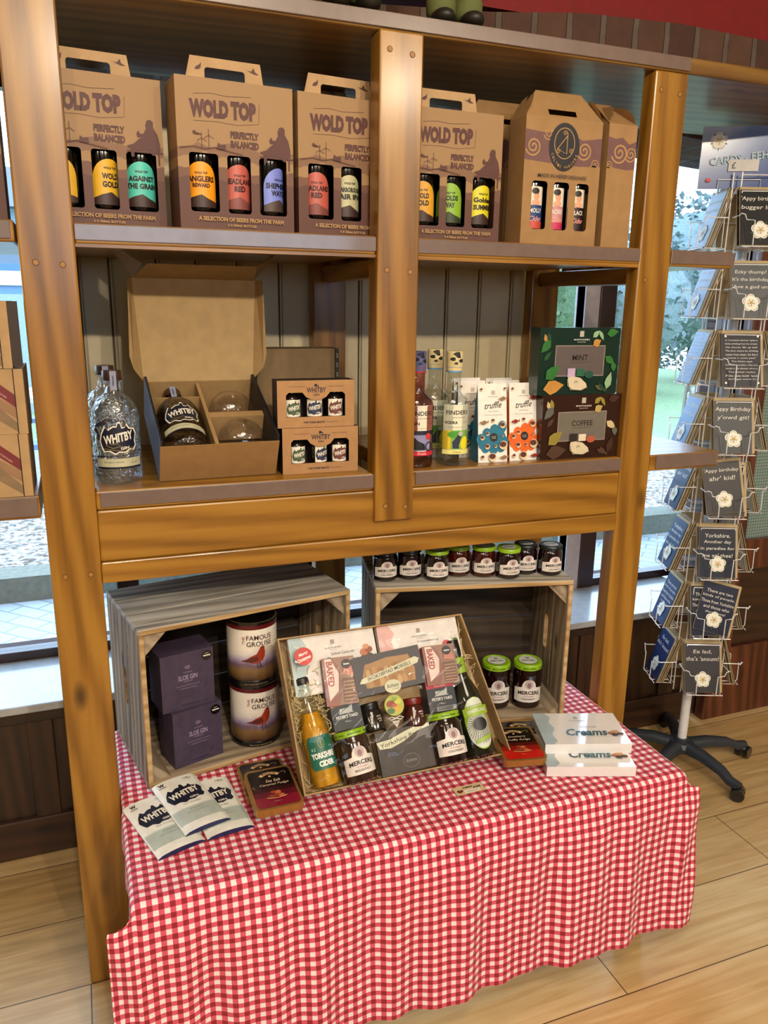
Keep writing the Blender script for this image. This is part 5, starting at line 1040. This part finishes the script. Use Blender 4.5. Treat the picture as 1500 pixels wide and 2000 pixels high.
def baked(a, W, H):
    a.rect(0, 0, W, H, C('#8f6e60', .4)).poly([(0, 0), (W * .4, 0), (W * .55, H * .35), (W * .5, H * .8), (W * .3, H), (0, H)], C('#8a564c', .4)).poly([(W * .12, H * .1), (W * .42, H * .3), (W * .48, H * .65), (W * .28, H * .98), (W * .08, H * .98)], C('#d8c8c0', .4))
    a.text('BAKED', W * .22, H * .66, .016, C('#9c3c38', .4), H * .52, .03, rot=-90).rect(W * .56, H * .05, W * .95, H * .55, C('#6c4c3c', .4))
    for i in range(6): a.rect(W * .58, H * (.08 + i * .075), W * .93, H * (.11 + i * .075), C('#a8866c', .5))
    a.poly([(W * .6, H * .62), (W * .95, H * .58), (W * .9, H * .78), (W * .66, H * .8)], C('#b87868', .4)).ell(W * .74, H * .84, .011, INK).text('taste', W * .74, H * .84, .004, PAPER, .015, .03)
hart('biscuit_pack', 'packet', 'pinkish brown savoury biscuit pack at the left of the shortbread', .080, .182, .158, .292, -.030, .004, C('#4c3034', .4), baked, -.03, 'biscuit packs in the hamper', .006)
hart('biscuit_pack', 'packet', 'pinkish brown savoury biscuit pack at the right of the shortbread', .335, .190, .420, .285, -.030, .004, C('#6c4c44', .4), baked, -.02, 'biscuit packs in the hamper', .006)
def short(a, W, H):
    PUD = C('#170d20', .35); a.rect(0, 0, W, H, PUD).poly([(.025, .016), (W - .025, .012), (W - .020, .040), (W - .03, .075), (W * .5, .078), (.03, .070), (.02, .044)], C('#a8825a', .5))
    R = random.Random(5)
    for i in range(16):
        x, y = .036 + (i % 8) * .0145, .024 + (i // 8) * .026; a.poly(circ(x + R.uniform(-.002, .002), y + R.uniform(-.003, .003), .0065, .011, 10), C(['#b8946a', '#a07850', '#c4a478'][i % 3], .6))
    a.poly([(.008, .030), (.016, .040), (W * .5, .052), (W - .016, .066), (W - .006, .060), (W - .012, .050), (W * .5, .037), (.020, .028)], LC).text('SHORTBREAD MORSELS', W * .5, .0455, .0085, C('#3c3a28', .5), W * .66, .01, slope=.16)
hart('shortbread_pack', 'packet', 'dark purple shortbread pack with cream ribbon banner in the middle of the hamper', .158, .190, .332, .282, -.026, .007, C('#21142c', .35), short, .06, bevel=.006)
e = tag(empty('chutney_jar'), 'small dark chutney jar with white triangle label, left of the hamper centre', 'jar', 'small triangle label jars'); hplace(e, .196, .108, -.030, .10)
def smalljar(e, body, lidc):
    MB().lathe([(.022, 0), (.026, .004), (.026, .045), (.022, .052)], body, 28, sq=.3).build('jar_glass', parent=e, smooth=SM); MB().lathe([(.023, .052), (.0235, .054), (.0235, .066), (.021, .068)], lidc, 28).build('lid', parent=e, smooth=SM)
    a = Art(); a.poly([(-.019, .037), (-.003, .038), (-.010, .017)], C('#c8c0b4', .5)).text('HAND', -.011, .034, .002, INK, .009).text('SMOKED', .012, .034, .0035, C('#c8b8b0', .5), .016, .02).text('CHILLI', .012, .028, .0035, C('#c8b8b0', .5), .014, .02).text('JAM', .012, .022, .0035, C('#c8b8b0', .5), .008, .02)
    mb = MB(); a.put(mb, cyl(.0265, 0), .004); mb.build('label', parent=e, fix=False)
smalljar(e, C('#12100f', .1, coat=.7), BLACK)
e = tag(empty('chutney_jar'), 'small dark red chutney jar with white triangle label, right of the hamper centre', 'jar', 'small triangle label jars'); hplace(e, .298, .102, -.028, -.04); smalljar(e, C('#3c100c', .1, coat=.7), C('#6c1410', .3))
e = tag(empty('sweet_bag'), 'small sweet bag with round colourful topper and white string bow at the hamper centre', 'bag'); hplace(e, .245, .160, -.020, 0, False)
MB().ball((0, -.035, -.012), .03, C('#6c5a44', .4, grain=.4), (.9, 1.1, .6)).build('bag', parent=e, smooth=1)
a = Art(); a.ell(0, 0, .0245, C('#a8b03c', .4)); 
for q in ((-.008, .004, .012, '#8c3418'), (.006, -.008, .012, '#c8a02c'), (-.010, -.012, .010, '#3c6c3c'), (.010, .008, .009, '#c8c83c'), (.002, .014, .007, '#7c9c2c'), (.0, .0, .006, '#b84c20')): a.ell(q[0], q[1], q[2], C(q[3], .4), q[2] * .7, 9)
mb = MB(); mb.prism(circ(0, 0, .0245, None, 28), -.0, .004, C('#a8b03c', .4), MX.Rotation(PI / 2, 4, 'X')); a.put(mb, flat((0, 0, .0041), (1, 0, 0), (0, 1, 0))); mb.build('round_topper', parent=e, loc=(0, 0, .012), fix=False)
mb = MB(); mb.tube([(0, -.030, .01), (-.010, -.026, .012), (-.020, -.028, .012), (-.012, -.033, .012), (0, -.030, .012), (.010, -.026, .012), (.020, -.030, .012), (.012, -.034, .012), (0, -.030, .012)], .0011, PAPER, 5); mb.build('string_bow', parent=e)
mb = MB(); Art().poly([(-.010, -.036), (.010, -.036), (0, -.052)], C('#c8c0b4', .5)).text('OLIVES', 0, -.041, .0025, INK, .012).text('ROASTED NUTS', 0, -.057, .0025, C('#4c4030', .5), .018).put(mb, flat((0, 0, .010), (1, 0, 0), (0, 1, 0))); mb.build('label', parent=e, fix=False)
e = tag(empty('round_label_card'), 'cream oval label with script lettering hanging below the shortbread window', 'label'); hplace(e, .245, .204, .0085, .05, False)
mb = MB().prism(circ(0, 0, .021, .0155, 28), -.0006, 0, LC, MX.Rotation(PI / 2, 4, 'X')); a = Art(); a.ell(0, 0, .021, LC, .0155, 28).text('Bothams', 0, .002, .009, INK, .030, .005, shear=.35).text('of Whitby', .006, -.007, .004, INK, .018, shear=.2).put(mb, flat((0, 0, .001), (1, 0, 0), (0, 1, 0))); mb.build('card', parent=e, fix=False)
def brack(a, W, H):
    B1 = C('#30241d', .4, grain=.4); a.rect(0, 0, W, H, B1).poly([(0, H * .78), (.006, H * .62), (W * .25, H * .60), (W * .5, H * .70), (W * .75, H * .86), (W, H * .92), (W * .99, H * .99), (W * .8, H), (W * .5, H * .90), (W * .25, H * .80)], LC)
    a.text('Yorkshire Brack', W * .47, H * .77, .010, C('#3c3a28', .5), W * .82, .005, slope=.16).ell(W * .56, H * .24, .021, C('#6c6050', .4), .016).ell(W * .56, H * .24, .0195, C('#2c2420', .4), .0147).text('Bothams', W * .56, H * .25, .008, C('#8c8474', .4), .028, .0, shear=.35)
hart('fruit_brack_pack', 'packet', 'dark brown fruit brack cake pack with cream ribbon banner at the front of the hamper', .189, .004, .328, .104, HB + .004, -.008, C('#30241d', .3), brack, .03, bevel=.007)
# wood wool
mb = MB(); R = random.Random(11); STW = C('#c9b887', .7)
for i in range(520):
    reg = R.random()
    if reg < .42: u, v = R.uniform(.004, .088), R.uniform(.12, .27)
    elif reg < .62: u, v = R.uniform(.43, .47), R.uniform(.15, .335)
    elif reg < .8: u, v = R.uniform(.008, .5), R.uniform(.006, .03)
    else: u, v = R.uniform(.0, .47), R.uniform(.02, .30)
    z = R.uniform(HB + .006, -.022) if reg > .62 else R.uniform(HB + .01, -.006)
    an = R.uniform(0, 2 * PI); l = R.uniform(.012, .032); cu_ = R.uniform(-1.6, 1.6); pts = []
    for k in range(6):
        pts.append((min(max(u, .006), .455 if v > .25 else .49), min(max(v, .005), .345), z)); u += l / 5 * math.cos(an + cu_ * k / 3); v += l / 5 * math.sin(an + cu_ * k / 3); z = min(max(z + R.uniform(-.003, .003), HB + .005), -.004)
    mb.tube(pts, .001, STW, 3)
o = mb.build('wood_wool', fix=False); o.matrix_world = HM; tag(o, 'pale curly wood wool packed between the hamper goods', 'packing straw', kind='stuff')

# ------------------------------------------------------------ revolving card rack
SX, SY = 2.01, .295; TH = math.radians(248)
WW = C('#dfe0e2', .3, coat=.3); GP_ = C('#2b3138', .45)
sp = empty('card_rack', (SX, SY, 0), 0, 'revolving white wire card rack on a dark five star base with castors', 'display rack')
MB().lathe([(.016, .09), (.016, 1.93)], WW, 20).lathe([(.024, .07), (.028, .085), (.024, .10)], GP_, 24).build('pole', parent=sp, smooth=SM)
MB().lathe([(.045, .055), (.05, .075), (.042, .088), (.02, .092)], GP_, 24).build('hub', parent=sp, smooth=SM)
for k_ in range(5):
    an = math.radians(-84 + 72 * k_); c_, s_ = math.cos(an), math.sin(an); L = .25
    mb = MB(); sec = [(.03, .074, .024, .016), (.10, .078, .020, .015), (.18, .068, .018, .013), (.22, .050, .017, .012), (.255, .052, .013, .010)]; vs = []
    for r, z, hw, hh in sec:
        for dx, dz in ((-1, -1), (1, -1), (1, .3), (.55, 1), (-.55, 1), (-1, .3)): vs.append((r * c_ - dx * hw * s_, r * s_ + dx * hw * c_, z + dz * hh))
    fs = [(j * 6 + i, j * 6 + (i + 1) % 6, (j + 1) * 6 + (i + 1) % 6, (j + 1) * 6 + i) for j in range(4) for i in range(6)] + [(0, 5, 4, 3, 2, 1), (24, 25, 26, 27, 28, 29)]
    lg = mb.add(vs, fs, GP_).build('base_leg', parent=sp, smooth=.9)
    cs = MB(); M_ = MX.Translation((L * c_, L * s_, .0235)) @ MX.Rotation(an + .6, 4, 'Z') @ MX.Rotation(PI / 2, 4, 'X')
    for d in (-.015, .015): cs.lathe([(.004, d - .008), (.022, d - .008), (.0235, d), (.022, d + .008), (.004, d + .008)], BLACK, 20, M_)
    cs.ball((L * c_, L * s_, .034), .021, BLACK, (1, 1, .7)); cs.build('castor', parent=lg, smooth=SM)
# one pocket in its own frame: x across, -y outward, z up
NR = 8; RZ0, PIT = .345, .2035; TILT = math.radians(17); RAD = .085
def pocket_mesh():
    mb = MB(); r = .0016
    for s in (-1, 1):
        mb.tube([(s * .072, .004, .078), (s * .074, -.052, .078), (s * .072, -.058, .083), (s * .062, -.060, .080), (s * .056, -.060, .066), (s * .034, -.064, .064), (s * .033, -.066, .0), (s * .033, -.060, -.006), (s * .033, 0, -.006)], r, WW, 6)
        mb.tube([(s * .055, 0, .15), (s * .055, 0, -.006), (s * .055, -.05, -.006)], r, WW, 6)
    mb.tube([(-.072, .004, .078), (.072, .004, .078)], r, WW, 6).tube([(-.06, 0, -.006), (.06, 0, -.006)], r, WW, 6).tube([(-.06, -.058, -.006), (.06, -.058, -.006)], r, WW, 6).tube([(-.055, 0, .15), (.055, 0, .15)], r, WW, 6)
    return mb
ENV = C('#b09a72', .6); FLM = C('#d8d8dc', .1, coat=.5)
def rose(a, cx, cy, r):
    for k in range(5):
        q = math.radians(90 + 72 * k); a.poly([(cx + r * .8 * math.cos(q + .5), cy + r * .8 * math.sin(q + .5)), (cx + r * 1.15 * math.cos(q + .628), cy + r * 1.15 * math.sin(q + .628)), (cx + r * .8 * math.cos(q + .75), cy + r * .8 * math.sin(q + .75))], C('#3c6c2c', .5))
    for k in range(5): q = math.radians(90 + 72 * k); a.ell(cx + r * .58 * math.cos(q), cy + r * .58 * math.sin(q), r * .44, C('#ece8dc', .5), n=14)
    for k in range(5):
        q = math.radians(90 + 72 * k); a.stroke([(cx + r * .58 * math.cos(q) + r * .30 * math.cos(t_), cy + r * .58 * math.sin(q) + r * .30 * math.sin(t_)) for t_ in [q - 1 + i * .4 for i in range(6)]], r * .04, C('#4c4a40', .5))
    a.ell(cx, cy, r * .42, C('#e4e0d0', .5), n=16)
    for k in range(5): q = math.radians(126 + 72 * k); a.stroke([(cx + r * .2 * math.cos(q), cy + r * .2 * math.sin(q)), (cx + r * .42 * math.cos(q), cy + r * .42 * math.sin(q))], r * .05, C('#4c4a40', .5))
    a.ell(cx, cy, r * .17, C('#c8a028', .5), n=12)
def card(lines, col, big, label, group, small=False):
    W, H = .124, .172; e = tag(empty('greeting_card'), label, 'card', group)
    MB().box((-W / 2, 0, 0), (W / 2, .0018, H), ENV).build('envelope', parent=e)
    mb = MB().box((-W / 2 + .001, -.0022, .001), (W / 2 - .008, -.0004, H - .009), C(col, .4, spec=.35)); a = Art(); T = C('#d8d4cc', .5); cx = -.0035
    if small:
        for i, s in enumerate(lines): a.text(s, cx, H - .030 - i * .0108, .0062, T, min(.098, len(s) * .0045), .01)
        for q in ((-.052, H - .018), (.045, H - .018), (-.052, .012), (.045, .012)): a.ell(q[0], q[1], .0035, PAPER, n=8)
    else:
        y = H - .036
        for s in lines: a.text(s, cx, y, big * 1.12, T, min(.109, len(s) * big * .70), .004, shear=.08); y -= big * 1.85
        rose(a, cx, .044, .027)
    a.put(mb, front(0, -.0022, 0)); mb.build('card_front', parent=e, fix=False); return e
CARDS = [(['Ee lad,', "tha's 'ansum!"], '#3a3636', .0125, 'Ee lad', 0), (['There are two', 'kinds of people.', 'Those from Yorkshire', 'and those who', 'they were!'], '#14162c', .0095, 'There are two kinds of people', 0), (['Yorkshire.', 'Another day', 'in paradise for', "me an' thee!"], '#0e1020', .0115, 'Another day in paradise', 0),
    (["'Appy birthday", "ahr' kid!"], '#35302f', .013, 'Appy birthday ahr kid', 0), (['Appy Birthday', "y'owd git!"], '#3c3f42', .014, 'Appy Birthday yowd git', 0), (['A Yorkshire farmer spies a', 'bloke drinking from his stream.', "He shouts 'Eh up lad!", 'Tha dunt wanna be drinking', "watter from theer. It's full o'", "'osses n cows pee!'", 'The bloke says', "I'm from London. Can you", 'speak a bit slower please?', 'The farmer replies', "If tha uses both 'ands", "tha'll get more in!"], '#0e1024', .01, 'long farmer joke', 1),
    (['Ecky thump!', "It's tha birthday", "'Ave a gud un!"], '#55595e', .012, 'Ecky thump', 0), (["'Appy birthday", 'bugger lugs!'], '#1c1c20', .014, 'Appy birthday bugger lugs', 0)]
ORD = ['lowest', 'second lowest', 'third from the bottom', 'fourth from the bottom', 'fourth from the top', 'third from the top', 'second from the top', 'topmost']
SIDE = ['rack side facing us', 'left side of rack', 'far side of rack', 'right side of rack']
pk0 = None; protos = [card(c_[0], c_[1] if True else 0, c_[2], 'greeting card', 'x', bool(c_[4])) for c_ in CARDS]
BLUES = ['#1e2c54', '#24345c', '#2c3c60', '#243458', '#6c8cb0', '#7c98b8', '#88a0bc', '#9ab0c8']
lprotos = [card(c_[0], BLUES[i], c_[2], 'greeting card', 'x', bool(c_[4])) for i, c_ in enumerate(CARDS)]
used = set()
for side in range(4):
    an = TH - PI / 2 * side; N_ = V((math.cos(an), math.sin(an), 0)); rz = an + PI / 2
    col = MB(); Mc = MX.Rotation(rz, 4, 'Z')
    for s in (-1, 1): col.tube([(s * .055, -RAD + .012, RZ0 - .03), (s * .055, -RAD + .012, RZ0 + PIT * NR + .0)], .002, WW, 6, Mc)
    for r_ in range(NR + 1): col.tube([(-.055, -RAD + .012, RZ0 - .008 + r_ * PIT), (.055, -RAD + .012, RZ0 - .008 + r_ * PIT)], .0016, WW, 6, Mc).tube([(0, 0, RZ0 - .008 + r_ * PIT), (0, -RAD + .012, RZ0 - .008 + r_ * PIT)], .0016, WW, 6, Mc)
    co = col.build('rack_column', parent=sp)
    for r_ in range(NR):
        zb = RZ0 + PIT * r_; base = V((0, 0, zb)) + N_ * (RAD + .018)
        pl = (N_.x * RAD, N_.y * RAD, zb)
        if pk0 is None: pk = pocket_mesh().build('pocket', parent=co, loc=pl, rot=rz); pk0 = pk
        else: pk = pk0.copy(); COL.objects.link(pk); pk.parent = co; pk.location = pl; pk.rotation_euler = (0, 0, rz)
        nc = 4 if side in (0, 1) else 3
        for c_ in range(nc):
            pr_l = lprotos if side == 1 else protos; src = pr_l[r_]; off = .048 - c_ * .0062 if side != 0 else .044 - c_ * .006
            P0 = V((SX, SY, 0)) + V((0, 0, zb - .003)) + N_ * (RAD + off); tw = (.0, .0, 0)
            if c_ == 0: lb = '%s card, %s, %s pocket' % (CARDS[r_][3], SIDE[side], ORD[r_]); gr = 'front cards of the rack pockets'
            else: lb = 'card behind the front one, %s, %s pocket' % (SIDE[side], ORD[r_]); gr = 'cards behind, %s, %s pocket' % (SIDE[side], ORD[r_])
            if src.name not in used: o = src; used.add(src.name)
            else: o = dup(src)
            lat = (.0 if c_ == 0 else random.uniform(-.006, .006)); tilt_z = (.24 if side == 0 and r_ == 1 and c_ == 0 else (-.10 if side == 0 and r_ == 3 and c_ == 0 else random.uniform(-.012, .012)))
            Mx = MX.Translation(P0 + V((-N_.y, N_.x, 0)) * lat + V((0, 0, .012 if abs(tilt_z) > .05 else 0))) @ MX.Rotation(rz, 4, 'Z') @ MX.Rotation(-TILT, 4, 'X') @ MX.Rotation(tilt_z * 1.0, 4, 'Y')
            o.matrix_world = Mx; o['label'] = lb; o['group'] = gr
            if c_ == 0 and 'group' in o: del o['group']
# sign on the rack
e = empty('rack_sign', (SX - .03, SY - .04, 1.93), math.radians(-28), 'blue and white card sign with a price ticket on top of the card rack', 'sign')
m, nt, b = newmat('blue_sign_print'); t = N(nt, 'ShaderNodeTexCoord'); sp_ = N(nt, 'ShaderNodeSeparateXYZ'); nt.links.new(t.outputs['Object'], sp_.inputs[0])
n_ = N(nt, 'ShaderNodeTexNoise', i_Scale=9., i_Detail=2.); nt.links.new(t.outputs['Object'], n_.inputs[0])
f_ = math_(nt, 'ADD', math_(nt, 'MULTIPLY', n_.outputs[0], .5), math_(nt, 'SUBTRACT', math_(nt, 'MULTIPLY', sp_.outputs[2], 3.2), math_(nt, 'MULTIPLY', sp_.outputs[0], 1.2)))
nt.links.new(ramp(nt, f_, [(.2, '#1c3070'), (.5, '#3c5490'), (.75, '#7088b4'), (1, '#b8c4d4')]), b.inputs['Base Color']); b.inputs['Roughness'].default_value = .2
mb = MB().box((-.155, 0, 0), (.155, .003, .170), m); a = Art(); 
rose(a, -.108, .130, .024); a.text('CARDS - EEH BAH GUM', .02, .092, .022, C('#a8c0c8', .5), .30, .02, rot=7).rect(-.075, .048, .010, .080, C('#c4c0bc', .5)).text('£', -.060, .064, .019, INK, .012, .03)
a.poly([(-.128 + (.011 if i % 2 else .005) * math.cos(i * PI / 8), .024 + (.008 if i % 2 else .004) * math.sin(i * PI / 8)) for i in range(16)], C('#c83c3c', .5))
a.put(mb, front(0, 0, 0)); mb.build('board', parent=e, fix=False)
MB().tube([(-.10, -.004, -.02), (-.10, -.004, .025), (.02, -.004, .025), (.02, -.004, -.02)], .0018, WW, 6).build('wire_holder', parent=e)
